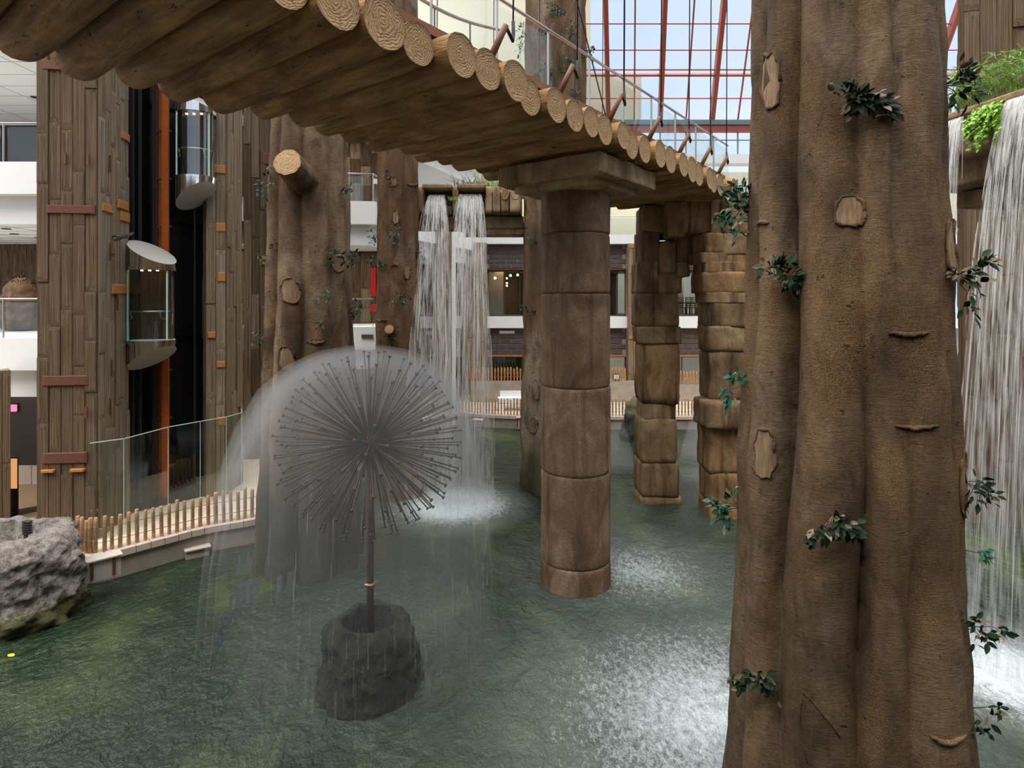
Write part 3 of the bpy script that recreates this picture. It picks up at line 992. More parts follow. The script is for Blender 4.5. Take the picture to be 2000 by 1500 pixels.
# back walls of the galleries, clad with boards
wl = struct('wall_left', MB().box((-18, 22, 2), (16, .2, 3.9), None, 0).box((-18, 21, 6.2), (16, .2, 3.4), None, 0).box((-18, 22, 11), (16, .2, 3.9), None, 1)
            .box((-7.2, 24.2, 8.5), (5.6, .2, 17), None, 0).box((-4.9, 30.5, 2), (.2, 5, 3.8), None, 0).box((-10.6, 23, 8.5), (.2, 6, 17), None, 0).mesh('wall_left', ['board_dark', 'dark_room']), 'board-clad back wall of the elevator wing', 'wall')
board_face(wl, (-14.6, 20.88), (-10.7, 20.88), 4.52, 7.4, .33, ['board_brown', 'board_dark'], seg=(1.2, 3))
for z0, z1 in ((0, 2.9), (L1, 7.4), (L2, 11.9)):
    board_face(wl, (-10.4, 24.08), (-4.5, 24.08), z0 + .02, z1, .42, ['board_brown', 'board_dark', 'board_tan'], seg=(.6, 1.6))
for z0, z1, h_ in ((0, 2.9, 1.9), (L1, 7.4, 2.3), (L2, 11.9, 2.1)):
    board_face(wl, (-10.48, 20.2), (-10.48, 24.0), z0 + .02, z1, .3, ['board_brown', 'board_dark'], seg=(1, 2.5))
tag(put('banner', MB().box((P(729, 530, 23.9).x, 23.9, 6.2), (.22, .05, 1.15)).box((P(729, 575, 23.9).x, 23.9, 5.15), (.22, .05, .3)).mesh('banner', 'red')), 'narrow red banner on the board wall between the two middle trunks', 'banner')
# vent grille in the white gallery edge
c = P(718, 657, 21.05)
t = thing('vent_grille', 'grey vent grille in the white gallery edge between the two middle trunks', 'vent', c)
put('frame', MB().box((c.x, c.y - .02, c.z), (.42, .06, .14)).mesh('vent', 'steel'), t)
for i in range(4):
    put('slat', MB().box((c.x, c.y - .055, c.z - .045 + i * .03), (.38, .02, .012)).mesh('slat', 'dark_steel'), t)

# slender yellow-brown board pier right of the elevators
t = board_column('board_column', 'slender yellow-brown board-marked pier right of the elevators', [(-9.2, 20.2), (-8.72, 20.3), (-8.5, 20.9), (-9.1, 20.9)], 0, 18, .24, [['board_tan', 'board_brown'], 'board_brown'], (0, 1), seg=(1.5, 3.5))
plate(t, (-8.72, 20.3), (-8.5, 20.9), 0, 1, 10.2, 10.6, 'rust')
plate(t, (-8.72, 20.3), (-8.5, 20.9), 0, 1, 6.7, 7.0, 'rust_orange')
board_column('board_column', 'short pale board-marked pillar under the first gallery at the left border', [(-12.75, 14.3), (-12.55, 14.25), (-12.35, 14.5), (-12.75, 14.9)], 0, 3.75, .2, ['board_tan', 'board_tan'], (0, 1))

# carved scaly boulder figure standing on the first gallery
c = P(42, 590, 18.6)
c.z = L1
t = thing('carved_stone', 'rounded scaly carved stone with a dark top on the first gallery', 'sculpture', c)
m = MB()
prof = [(.05, 0), (.42, .02), (.5, .3), (.52, .7), (.47, 1.1), (.36, 1.45), (.2, 1.65), (.02, 1.7)]
vs_ = []
m.lathe([(interp([(p[1], p[0]) for p in prof], z_ / 40 * 1.7), z_ / 40 * 1.7) for z_ in range(41)], 40, c,
        warp=lambda p, i, a: Vector((p.x * (1 + .13 * abs(math.sin(i * .45 + .5 * math.sin(a * 5)))), p.y * (1 + .13 * abs(math.sin(i * .45 + .5 * math.sin(a * 5)))), p.z)))
put('body', m.mesh('carved', 'drum', True), t)
m = MB()
for i in range(120):
    a, rr = R(0, 6.28), R(0, .3)
    b0 = c + Vector((math.cos(a) * rr, math.sin(a) * rr, 1.62 - rr * .5))
    m.tube([b0, b0 + Vector((math.cos(a) * R(.05, .25), math.sin(a) * R(.05, .25), R(.05, .22)))], [.02, .004], 4)
put('tuft', m.mesh('tuft', 'dark'), t)

# lobby below: dark panels, skirting, floor strips, screens
m = MB().box((-14.8, 17.6, 1.75), (6.5, .1, 2.4), None, 0)
struct('wall_lobby', m.mesh('wall_lobby', ['dark']), 'dark panel wall of the lobby under the first gallery', 'wall')
for i in range(9):
    tg = put('skirting_tile', MB().box((-17.4 + i * .7, 17.5, .28), (.68, .08, .54)).mesh('skirting', 'concrete_pale'))
    tg.parent = bpy.data.objects['wall_lobby']
m = MB().box((-16, 15.8, .006), (12.5, 7.4, .012))
lf = struct('floor_lobby', m.mesh('floor_lobby', 'floor_tan'), 'tan stone lobby floor with black strips', 'floor')
for a, b in (((-14.6, 13.6), (-11.2, 16.4)), ((-14.2, 12.6), (-10.7, 15.2))):
    put('floor_strip', MB().bar((*a, .016), (*b, .016), .5, .01).mesh('floor_strip', 'floor_dark'), lf)
t = thing('display_screen', 'glowing pink screen in the dark lobby under the first gallery', 'screen', P(21, 797, 17.48))
put('panel', MB().box(P(21, 797, 17.48), (.34, .05, .2)).mesh('panel', 'pink'), t)
put('casing', MB().box(P(21, 797, 17.52), (.4, .05, .26)).mesh('casing', 'dark'), t)
t = thing('display_screen', 'tall orange light panel low in the dark lobby at the left border', 'screen', P(21, 935, 14.6))
put('panel', MB().box(P(21, 925, 14.9), (.3, .03, .75)).mesh('panel', 'warm_screen'), t)
cp_ = P(21, 925, 14.96)
put('casing', MB().box((cp_.x, cp_.y, .75), (.36, .05, 1.5)).mesh('casing', 'dark'), t)
# ceiling downlights
for px, py in ((68, 190), (12, 447), (28, 457), (75, 464)):
    D_ = (L3 - 1.56 - EYE) * F / (HY - py) if py < 300 else (L2 - 1.56 - EYE) * F / (HY - py)
    c = P(px, py, D_)
    t = thing('downlight', 'recessed dark downlight in the gallery ceiling, ' + {68: 'single one on the upper floor', 12: 'at the left border', 28: 'second from the left border', 75: 'nearest the brown column'}[px], 'lamp', c, 'gallery downlights')
    put('rim', MB().lathe([(.11, -.012), (.12, -.008), (.12, .0)], 16, c).mesh('rim', 'dark_steel'), t)

def ceiling_lamp(x, y, z, w, e, col=(1, .93, .83)):
    d = bpy.data.lights.new('ceiling_lamp', 'AREA')
    d.shape = 'RECTANGLE'
    d.size, d.size_y = w
    d.energy = e
    d.color = col
    o = bpy.data.objects.new('ceiling_lamp', d)
    COL.objects.link(o)
    o.location = (x, y, z)
for z in (L2 - 1.6, L3 - 1.6, L1 - 1.6):
    ceiling_lamp(-15, 17.5, z, (5, 2), 55 if z > 4 else 25)
    ceiling_lamp(-8, 22.6, z, (4, 1), 40)
ceiling_lamp(1, 35.5, 7.1, (4, 2), 60, (1, .75, .5))
ceiling_lamp(9.5, 35.5, 7.1, (4, 2), 60)
ceiling_lamp(6, 34.6, 12.6, (14, 1.5), 260)

# ------------------------------------------------------------------ elevator tower
PA, PB, PC = (-10.75, 13.35), (-9.5, 13.5), (-9.8, 15.0)
tL = board_column('board_column', 'massive brown board-marked column with rusty plates left of the elevators', [PA, PB, PC, (-10.9, 14.9)], 0, 20, .25, [['board_brown'], ['board_grey', 'board_grey', 'board_tan']], (0, 1), seg=(1.0, 3.0))  # right face boards paler: the stronger light on it is put into their colour
zz_ = lambda y, D: EYE - (y - HY) / F * D
for y0, y1, u0, u1 in ((418, 402, .17, .98), (752, 733, .1, .88), (903, 882, .1, .85), (140, 122, .1, 1.0), (1052, 1015, .4, 1.0)):
    plate(tL, PA, PB, u0, u1, zz_(y0, 13.45), zz_(y1, 13.45), 'rust')
for y0, y1, u0, u1 in ((264, 248, .68, .98), (405, 388, .55, .95), (420, 405, .03, .38), (428, 410, .65, .99), (574, 555, .36, .99)):
    plate(tL, PB, PC, u0, u1, zz_(y0, 14.3), zz_(y1, 14.3), 'rust_orange', .082)
def staple(parent, a, b, u, z, w_=.03, h_=.4, mat='rust'):
    o, L, Fm = face_frame(a, b)
    c = o + Fm.to_3x3() @ Vector((u * L, -.1, 0))
    c.z = z
    m = MB().bar(c - Vector((0, 0, h_ / 2)), c + Vector((0, 0, h_ / 2)), w_, .03, up=Vector((0, 1, 0)))
    put('iron_staple', m.mesh('iron_staple', mat), parent)
for y, u in ((320, .25), (492, .25), (720, .3), (795, .25), (590, .5)):
    staple(tL, PB, PC, u, zz_(y, 13.9))
for y, u in ((805, .85), (310, .5), (312, .88)):
    staple(tL, PA, PB, u, zz_(y, 13.4), .05, .25)
for u0, u1 in ((.1, .32), (.58, .82)):
    plate(tL, PA, PB, u0, u1, zz_(920, 13.4), zz_(915, 13.4), 'rust_orange', .14, 'iron_bar')
QA, QB, QC = (-8.75, 16.75), (-8.5, 16.35), (-8.05, 16.55)
QD = (-8.1, 17.6)
tR = board_column('board_column', 'narrow board-marked column with orange rust right of the elevators', [QA, QB, QC, QD, (-8.7, 17.6)], 0, 20, .2, ['board_dark', ['board_grey', 'board_tan'], 'board_tan'], (0, 1, 2), seg=(1.2, 3.0))
for y0, y1, u0, u1 in ((338, 322, .3, .98), (452, 435, .5, .99), (550, 532, .6, .99), (660, 648, .1, .5), (718, 706, .55, .99), (832, 815, .6, 1.0), (200, 188, .3, 1.)):
    plate(tR, QB, QC, u0, u1, zz_(y0, 16.4), zz_(y1, 16.4), 'rust_orange', .082)
# dark shaft
m = MB()
for a, b in (((-9.9, 15.0), (-10.4, 16.9)), ((-10.4, 16.9), (-9.0, 18.2)), ((-9.0, 18.2), (-8.7, 16.8))):
    m.add([(*a, 0), (*b, 0), (*b, 20), (*a, 20)], [(0, 1, 2, 3)])
m.prism([(-9.95, 14.9), (-8.5, 16.5), (-8.7, 18.2), (-10.4, 17)], 0, .03)
for i in range(6):
    z = i * 3.3 + 1.2
    m.bar((-10.3, 16.75, z), (-9.05, 18.0, z), .08, .14)
ws = struct('wall_shaft', m.mesh('wall_shaft', 'black'), 'black steel elevator shaft between the board-marked columns', 'wall')
for k2, (x, y) in enumerate(((-10.05, 15.6), (-9.95, 15.75), (-9.85, 16.2), (-9.15, 17.0), (-8.85, 16.95))):
    put('guide_rail', MB().bar((x, y, 0), (x, y, 20), .06, .06, up=Vector((0, 1, 0))).mesh('guide_rail', 'dark_steel'), ws)
# orange mast
c = P(321, 584, 16.3)
t = thing('elevator_mast', 'orange painted steel mast between the two glass elevators', 'mast', (c.x, c.y, 0))
put('flange', MB().box((c.x + .1, c.y - .1, 10), (.17, .05, 20)).mesh('flange', 'orange_steel'), t)
put('flange', MB().box((c.x - .12, c.y + .14, 10), (.24, .05, 20)).mesh('flange', 'orange_steel'), t)
put('web', MB().box((c.x, c.y + .02, 10), (.04, .24, 20)).mesh('web', 'orange_steel'), t)
put('web', MB().box((c.x - .21, c.y - .02, 10), (.05, .06, 20)).mesh('web', 'rust'), t)
for i in range(15):
    put('clamp', MB().box((c.x, c.y - .02, .9 + i * 1.32), (.42, .06, .05)).mesh('clamp', 'rust'), t)

def elevator(label, px, D, rad, yt, y0, y1, yb, tilt):
    c = P(px, HY, D)
    zt, z1, z0, zb = zz_(yt, D), zz_(y0, D), zz_(y1, D), zz_(yb, D)
    t = thing('elevator_cab', label, 'elevator', (c.x, c.y, zb))
    n = 40
    def skin(zlow, zhigh, mat, name, capb=False, capt=False, rr=rad):
        vs, fs = [], []
        for j in range(n):
            a = 2 * PI * j / n
            vs.append((c.x + math.cos(a) * rr, c.y + math.sin(a) * rr, zlow(a)))
        for j in range(n):
            a = 2 * PI * j / n
            vs.append((c.x + math.cos(a) * rr, c.y + math.sin(a) * rr, zhigh(a)))
        for j in range(n):
            fs.append((j, (j + 1) % n, n + (j + 1) % n, n + j))
        m = MB().add(vs, fs)
        if capb:
            m.add(vs[:n], [tuple(range(n - 1, -1, -1))], 1)
        if capt:
            m.add(vs[n:], [tuple(range(n))], 1)
        return put(name, m.mesh(name, mat, False), t)
    ht, hb = zt - z1, z0 - zb
    # slanted chrome caps: high on the back-left, cut down toward the front-right
    f_ = lambda a: .5 - .5 * math.cos(a - tilt)          # 0 toward 'tilt', 1 away from it
    o = skin(lambda a: z1, lambda a: z1 + .12 + (ht - .12) * f_(a), ['chrome', 'cap_metal'], 'top_cowl', capt=True)
    o = skin(lambda a: zb + (hb - .1) * (1 - f_(a)), lambda a: z0, ['chrome', 'cap_metal'], 'bottom_cowl', capb=True)
    gl = 11
    vs, fs = [], []
    for j in range(gl + 1):
        a = PI + (j / gl) * PI
        for z in (z0 + .02, z1 - .02):
            vs.append((c.x + math.cos(a) * rad * .97, c.y + math.sin(a) * rad * .97, z))
    for j in range(gl):
        fs.append((2 * j, 2 * j + 2, 2 * j + 3, 2 * j + 1))
    put('glass_front', MB().add(vs, fs).mesh('glass_front', 'glass_cab', True), t)
    put('back_wall', MB().box((c.x, c.y + rad * .45, (z0 + z1) / 2), (rad * 1.5, .06, z1 - z0)).mesh('back_wall', 'board_dark'), t)
    for a in (PI * 1.08, PI * 1.25, PI * 1.88):
        p = Vector((c.x + math.cos(a) * rad * .98, c.y + math.sin(a) * rad * .98, 0))
        put('mullion', MB().bar((p.x, p.y, z0), (p.x, p.y, z1), .03, .03, up=Vector((0, 1, 0))).mesh('mullion', 'glass_edge'), t)
    zr = lerp(z0, z1, .42)
    arc = [(c.x + math.cos(PI + PI * j / 14) * rad * .9, c.y + math.sin(PI + PI * j / 14) * rad * .9, zr) for j in range(15)]
    put('handrail', MB().tube(arc, .022, 8).mesh('handrail', 'steel', True), t)
    for j in (4, 11):
        p = Vector(arc[j])
        put('rail_bracket', MB().tube([p, p + Vector((0, .05, -.18)), p + Vector((-.12 if j == 4 else .1, .12, -.2))], .016, 6).mesh('rail_bracket', 'steel', True), t)
    for zr_, hh_ in ((z0, .04), (z1, .04)):
        put('ring', MB().lathe([(rad * 1.0, zr_ - hh_), (rad * 1.03, zr_ - hh_), (rad * 1.03, zr_ + hh_), (rad * 1.0, zr_ + hh_)], n, (c.x, c.y, 0), close=False).mesh('ring', 'chrome'), t)
    put('cab_floor', MB().lathe([(rad * .95, z0), (rad * .95, z0 + .05)], n, (c.x, c.y, 0)).mesh('cab_floor', 'ceiling'), t)
    for dx in (-.2, 0, .2):
        put('downlight', MB().lathe([(.03, 0), (.03, .03)], 10, (c.x + dx, c.y - .1, z1 - .05)).mesh('downlight', 'lamp'), t)


elevator('lower glass elevator cab with slanted chrome caps in front of the orange mast', 297, 15.2, .55, 468, 526, 667, 724, -PI * .1)
elevator('upper glass elevator cab close below the log bridge', 383, 15.95, .485, 170, 222, 350, 408, -PI * .1)

# flood light on the brown column
c = P(237, 462, 13.95)
t = thing('floodlight', 'dark flat floodlight bracketed to the brown column left of the elevators', 'lamp', c)
put('bracket', MB().tube([c + Vector((-.42, .2, .02)), c + Vector((-.2, .08, .02)), c + Vector((-.06, 0, 0))], .025, 6).mesh('bracket', 'dark_steel', True), t)
rt = Matrix.Rotation(-.35, 3, 'Y') @ Matrix.Rotation(.35, 3, 'X')
put('housing', MB().box(c + Vector((.06, 0, 0)), (.34, .3, .05), rt).mesh('housing', 'dark_steel'), t)
put('lens', MB().box(c + Vector((.06, 0, 0)) + rt @ Vector((0, 0, -.03)), (.28, .24, .015), rt).mesh('lens', 'lens'), t)

# tall glass screen curving round the foot of the elevators
scr = [(-9.42, 13.65), (-9.1, 13.95), (-8.85, 15.35), (-8.05, 16.1), (-7.75, 16.5), (-7.85, 17.5)]
scr = [(-9.55, 13.3), (-9.05, 13.75), (-8.75, 15.0), (-8.3, 15.7), (-7.9, 16.3), (-7.75, 16.9), (-8.1, 17.6)]
t = thing('glass_screen', 'tall frameless glass screen curving round the foot of the elevators', 'glass screen', (-8.6, 15, 0))
for a, b in zip(scr, scr[1:]):
    d = (Vector(b) - Vector(a)).normalized() * .012
    A, B = Vector((a[0] + d.x, a[1] + d.y, 0)), Vector((b[0] - d.x, b[1] - d.y, 0))
    g_ = put('glass_pane', MB().bar(A + Vector((0, 0, 1.13)), B + Vector((0, 0, 1.13)), .016, 2.2).mesh('glass_pane', 'glass'), t)
    put('pane_edge', MB().bar(A + Vector((0, 0, 2.24)), B + Vector((0, 0, 2.24)), .02, .018).bar(B, B + Vector((0, 0, 2.23)), .012, .012, up=Vector((0, 1, 0))).mesh('pane_edge', 'glass_edge'), g_)

# ------------------------------------------------------------------ roof glazing over the far right
rd = Vector((-.13, -.66, .72)).normalized()
ro = thing('glazed_roof', 'sloping glass roof on red steel rafters above the log bridge', 'roof', (8.3, 33, 15.5), kind='structure')
E0, SP, TMAX, XR = 15.5, 1.45, 16.9, (3.0, 32.0)
def rp(x, t):
    return Vector((x, 33, E0)) + rd * t
nC = 20
for i in range(nC + 1):
    x = 2.5 + i * SP
    big = i % 2 == 0
    put('rafter' if big else 'glazing_bar', MB().bar(rp(x, 0), rp(x, TMAX), .22 if big else .07, .4 if big else .1, up=Vector((0, .72, .66))).mesh('rafter', 'red_steel'), ro)
nR = 13
for j in range(nR + 1):
    tt = j * 1.3
    thick = j in (2, 6, 10)
    put('purlin', MB().bar(rp(2.5, tt), rp(2.5 + nC * SP, tt), .1 if thick else .05, .24 if thick else .07, up=Vector((0, .72, .66))).mesh('purlin', 'red_steel'), ro)
    if thick:
        put('purlin', MB().bar(rp(2.5, tt + .28), rp(2.5 + nC * SP, tt + .28), .06, .1, up=Vector((0, .72, .66))).mesh('purlin', 'red_steel'), ro)
pane = MB().add([rp(0, 0) - rp(0, 0), rp(SP * .98, 0) - rp(0, 0), rp(SP * .98, 1.28) - rp(0, 0), rp(0, 1.28) - rp(0, 0)], [(0, 1, 2, 3)]).mesh('pane', 'glass_roof')
for i in range(nC):
    for j in range(nR):
        put('pane', pane, ro, T(rp(2.5 + i * SP + .01, j * 1.3 + .01)))
put('eaves_beam', MB().box((17, 33, 15.35), (29, .5, .26)).mesh('eaves', 'grey_beam'), ro)
put('eaves_beam', MB().box((17, 33, 15.02), (29, .3, .34)).mesh('eaves', 'red_steel'), ro)
# vertical glazing below the eaves
for i in range(nC + 1):
    put('mullion', MB().box((2.5 + i * SP, 33, 14.2), (.06, .08, 1.4)).mesh('mullion', 'grey_beam'), ro)
for i in range(4, nC):
    put('pane', MB().box((2.5 + (i + .5) * SP, 33, 14.2), (SP - .06, .012, 1.36)).mesh('pane', 'glass_roof'), ro)
put('transom', MB().box((17, 33, 14.4), (29, .06, .05)).mesh('transom', 'grey_beam'), ro)
# surrounding building behind and beside the viewpoint
struct('wall_rear', MB().box((0, -2.6, 5), (48, .3, 14)).mesh('wall_rear', 'board_brown'), 'board-marked wall behind the viewpoint', 'wall')
struct('wall_right', MB().box((23, 10, 5), (.3, 30, 12)).mesh('wall_right', 'board_brown'), 'board-marked wall closing the atrium on the right side', 'wall')

# ------------------------------------------------------------------ trees (sculpted concrete trunks)
TREES = {}


def trunk(key, name, label, C, prof, lobes, nth, z0, z1, nz, amp, mat, seed, group=None, rmin=.82):
    C = Vector((*C, 0))
    wv = Vector((-C.x, -C.y, 0)).normalized()      # towards the viewpoint
    uv = Vector((wv.y, -wv.x, 0)) * -1
    if uv.x < 0:
        uv = -uv
    vs, fs = [], []
    so = Vector((seed * 7.3, seed * 3.1, 0))
    for i in range(nz):
        z = lerp(z0, z1, i / (nz - 1))
        Rz = interp(prof, z)
        tw = [.06 * math.sin(z * .55 + q * 1.7 + seed) + .035 * math.sin(z * 1.3 + q) for q in range(len(lobes))]
        for j in range(nth):
            a = 2 * PI * j / nth
            r = rmin
            for q, (ph, rho, out) in enumerate(lobes):
                dl = a - math.radians(ph) - tw[q]
                cc = out - rho
                s = cc * math.sin(dl)
                dsc = rho * rho - s * s
                if dsc > 0:
                    rr = cc * math.cos(dl) + math.sqrt(dsc)
                    r = max(r, rr)
            dirv = wv * math.cos(a) + uv * math.sin(a)
            p3 = dirv * 1.3 + Vector((0, 0, z)) + so
            nn = noise.fractal(p3 * Vector((1, 1, .8)).x, 1.0, 2.1, 4) * amp + noise.noise(Vector((p3.x * 3, p3.y * 3, p3.z * 1.2))) * amp * .5
            p = C + dirv * (r * Rz + nn * Rz)
            vs.append((p.x, p.y, z))
    for i in range(nz - 1):
        for j in range(nth):
            fs.append((i * nth + j, i * nth + (j + 1) % nth, (i + 1) * nth + (j + 1) % nth, (i + 1) * nth + j))
    fs.append(tuple(range((nz - 1) * nth, nz * nth)))
    t = thing(name, label, 'tree trunk', (C.x, C.y, z0), group)
    tr = put('bark', MB().add(vs, fs).mesh('bark_' + key, mat, True), t)
    TREES[key] = (t, BVHTree.FromPolygons([Vector(v) for v in vs], fs), C)
    return t


def hit(key, px, py):
    """the point of a trunk's surface under a pixel"""
    d = P(px, py, 1.0) - Vector((0, 0, EYE))
    loc, nrm, idx, dist = TREES[key][1].ray_cast(Vector((0, 0, EYE)), d.normalized())
    if loc is None:
        for s in range(1, 60):
            for sx in (-s * 3, s * 3):
                d = P(px + sx, py, 1.0) - Vector((0, 0, EYE))
                loc, nrm, idx, dist = TREES[key][1].ray_cast(Vector((0, 0, EYE)), d.normalized())
                if loc is not None:
                    return loc, nrm
        return None, None
    return loc, nrm


def zpy(y, D):
    return EYE - (y - HY) / F * D


ring_l = lambda n, rho, off=0: [(off + i * 360 / n, rho, 1.0) for i in range(n)]
# the big trunk
trunk('big', 'tree_trunk', 'huge fluted brown trunk standing closest to the viewer', (3.93, 7.0),
      [(-2.5, 1.62), (-1.6, 1.5), (-.6, 1.37), (.6, 1.27), (2, 1.2), (3.6, 1.15), (5.2, 1.09), (7, 1.04), (8.6, 1.0), (12, .99)],
      [(-78, .23, 1.0), (-46, .2, 1.03), (-10, .30, 1.05), (20, .18, 1.0), (50, .34, 1.04), (92, .36, 1.0), (130, .35, 1.0), (170, .35, 1.0), (212, .35, 1.0), (250, .3, 1.0)],
      260, -2.4, 11.6, 240, .03, 'bark_big', 1, rmin=.62)
trunk('mid', 'tree_trunk', 'stout pale brown trunk with a sawn branch stub behind the dandelion fountain', (-4.72, 13.75),
      [(-1, 1.24), (0, 1.16), (2, 1.06), (4, 1.0), (6.5, .92), (9.4, .83), (13, .8)],
      [(-84, .24, 1.03), (-38, .34, 1.02), (12, .34, 1.02), (56, .3, 1.0), (97, .26, 1.03), (150, .4, 1.0), (200, .4, 1.0), (240, .35, 1.0)],
      150, -1, 13, 150, .04, 'bark_mid', 2, rmin=.7)
trunk('third', 'tree_trunk', 'slimmer brown trunk just left of the double waterfall', (-3.6, 18.6),
      [(-1, .95), (1, .8), (3, .72), (6, .68), (10, .64), (18, .6)],
      [(-60, .36, 1.0), (-5, .42, 1.0), (45, .4, 1.0), (100, .4, 1.0), (160, .4, 1.0), (220, .4, 1.0), (260, .35, 1.0)],
      110, -1, 17, 130, .05, 'bark_far', 3)
trunk('peel', 'tree_trunk', 'peeling trunk with green algae half hidden behind the round stone column', (1.42, 19.3),
      [(-1, 1.22), (1, 1.15), (4, 1.1), (9, 1.05), (18, 1.0)],
      [(-65, .35, 1.0), (-15, .42, 1.0), (40, .42, 1.0), (100, .4, 1.0), (160, .4, 1.0), (220, .4, 1.0), (255, .35, 1.0)],
      110, -1, 17, 130, .05, 'bark_peel', 4)


def knot(key, px, py, w, h, rim=.018, mat='knot', curl=True, rough=.12):
    t = TREES[key][0]
    n = 22
    pts = []
    for j in range(n):
        a = 2 * PI * j / n
        kx = 1 + R(-rough, rough)
        ca, sa = math.cos(a), math.sin(a)
        ex = math.copysign(abs(ca) ** .7, ca) * w / 2 * kx
        ey = math.copysign(abs(sa) ** .8, sa) * h / 2 * kx
        l, nn = hit(key, px + ex, py + ey)
        pts.append((l, nn))
    cl, cn = hit(key, px, py)
    vs = [cl + cn * .012]
    for f in (.5, 1.0):
        for l, nn in pts:
            q = cl.lerp(l, f)
            loc, nr, _, _ = TREES[key][1].find_nearest(q)
            vs.append(loc + nr * .012)
    fs = [(0, 1 + j, 1 + (j + 1) % n) for j in range(n)]
    for j in range(n):
        fs.append((1 + j, 1 + n + j, 1 + n + (j + 1) % n, 1 + (j + 1) % n))
    o = put('knot', MB().add(vs, fs).mesh('knot', mat, True), t)
    rp_ = [l + nn * .012 for l, nn in pts]
    rp_.append(rp_[0])
    put('knot_rim', MB().tube(rp_, [rim * R(.3, 1.5) for _ in rp_], 6).mesh('knot_rim', TREES[key][0].children[0].data.materials[0].name, True), o)


for mm in ('bark_big', 'bark_mid', 'bark_far', 'bark_peel'):
    M[M[mm].name] = M[mm]


def ridge(key, pts, r):
    q = []
    for px, py in pts:
        l, nn = hit(key, px, py)
        if l is not None:
            q.append(l + nn * r * .35)
    n = len(q)
    put('bark_ridge', MB().tube(q, [r * (.35 + .65 * math.sin(PI * (i + .5) / n)) * R(.9, 1.1) for i in range(n)], 8).mesh('bark_ridge', TREES[key][0].children[0].data.materials[0].name, True), TREES[key][0])


def arc(x0, x1, y, sag, n=14):
    return [(lerp(x0, x1, i / n), y + sag * math.sin(PI * i / n) + R(-1.5, 1.5)) for i in range(n + 1)]


knot('big', 1506, 158, 34, 105)
knot('big', 1660, 414, 58, 58)
knot('big', 1493, 886, 40, 100)
knot('big', 1858, 478, 22, 105)
knot('big', 1884, 945, 20, 120)
ridge('big', arc(1735, 1812, 650, 4), .03)
ridge('big', arc(1748, 1832, 830, 6), .026)
ridge('big', arc(1818, 1885, 1436, 14), .03)
ridge('big', arc(1478, 1502, 436, -2, 8), .03)
ridge('big', arc(1672, 1690, 1045, 6, 6), .022)
# dark split low on the trunk
ridge('big', [(1568, 1350), (1563, 1385), (1562, 1410), (1566, 1440), (1570, 1465), (1578, 1490)], .012)
ridge('big', [(1568, 1350), (1590, 1372), (1608, 1395), (1625, 1415), (1640, 1440)], .012)
for a in ((567, 568, 36, 46), (560, 700, 30, 48), (661, 514, 22, 32), (613, 690 - 24, 10, 8)):
    knot('mid', *a, rim=.025)
ridge('mid', arc(600, 634, 667, 3), .04)
for a in ((773, 424, 12, 26), (795, 530, 12, 28), (768, 355, 16, 18)):
    knot('third', *a, rim=.02)
ridge('third', arc(795, 816, 359, 2, 6), .04)
ridge('third', arc(765, 777, 520, -3, 6), .04)
ridge('third', arc(736, 756, 624, 2, 6), .04)
for a in ((1042, 830, 18, 30), (1046, 760, 14, 40), (1100, 110, 20, 60)):
    knot('peel', *a, rim=.03, mat='bark_peel')
# sawn branch stub on the middle trunk
def stub(key, px, py, ex, ey, De, r0, r1):
    l, nn = hit(key, px, py)
    e = P(ex, ey, De)
    ax = (e - l).normalized()
    s0 = l - ax * .4
    m = MB()
    n = 26
    xx = ax.cross(Vector((0, 0, 1))).normalized()
    yy = ax.cross(xx)
    vs, fs = [], []
    K = 9
    for i in range(K):
        p = s0.lerp(e, i / (K - 1))
        rr = lerp(r0, r1, i / (K - 1))
        for j in range(n):
            a = 2 * PI * j / n
            q = rr * (1 + .07 * noise.noise(Vector((math.cos(a) * 2, math.sin(a) * 2, i * .7))) + .03 * math.sin(a * 9))
            vs.append(p + (xx * math.cos(a) + yy * math.sin(a)) * q)
    for i in range(K - 1):
        for j in range(n):
            fs.append((i * n + j, i * n + (j + 1) % n, (i + 1) * n + (j + 1) % n, (i + 1) * n + j))
    b = put('branch_stub', MB().add(vs, fs).mesh('stub', TREES[key][0].children[0].data.materials[0].name, True), TREES[key][0])
    # sawn face in its own frame so that the rings follow it
    frm = Matrix.Translation(e + ax * .004) @ fr(xx, ax, yy)
    vs2 = [(0, .012, 0)]
    for f in (.55, 1.0):
        for j in range(n):
            a = 2 * PI * j / n
            q = vs[(K - 1) * n + j] - e
            vs2.append((q.dot(xx) * f, .012 * (1 - f), q.dot(yy) * f))
    fs2 = [(0, 1 + j, 1 + (j + 1) % n) for j in range(n)] + [(1 + j, 1 + n + j, 1 + n + (j + 1) % n, 1 + (j + 1) % n) for j in range(n)]
    put('sawn_face', MB().add(vs2, fs2).mesh('sawn_face', 'log_end', True), b, frm)


stub('mid', 592, 352, 561, 317, 12.15, .36, .29)
stub('third', 764, 645, 760, 643, 17.5, .16, .13)

# ------------------------------------------------------------------ leafy sprigs
leaf_v = [(0, 0, 0), (.16, .2, .03), (.24, .45, .05), (.15, .75, .03), (0, 1, -.04), (-.15, .75, .03), (-.24, .45, .05), (-.16, .2, .03), (0, .45, -.01)]
leaf_f = [(0, 1, 8), (1, 2, 8), (2, 3, 8), (3, 4, 8), (4, 5, 8), (5, 6, 8), (6, 7, 8), (7, 0, 8)]
LEAF = {x: MB().add(leaf_v, leaf_f).mesh('leaf_' + x, x, True) for x in ('leaf', 'leaf_bright')}


def leaf_frame(p, d, up, size):
    y = d.normalized()
    x = y.cross(up)
    x = x.normalized() if x.length > 1e-4 else Vector((1, 0, 0))
    z = x.cross(y)
    return T(p) @ fr(x, y, z) @ Matrix.Scale(size, 4)


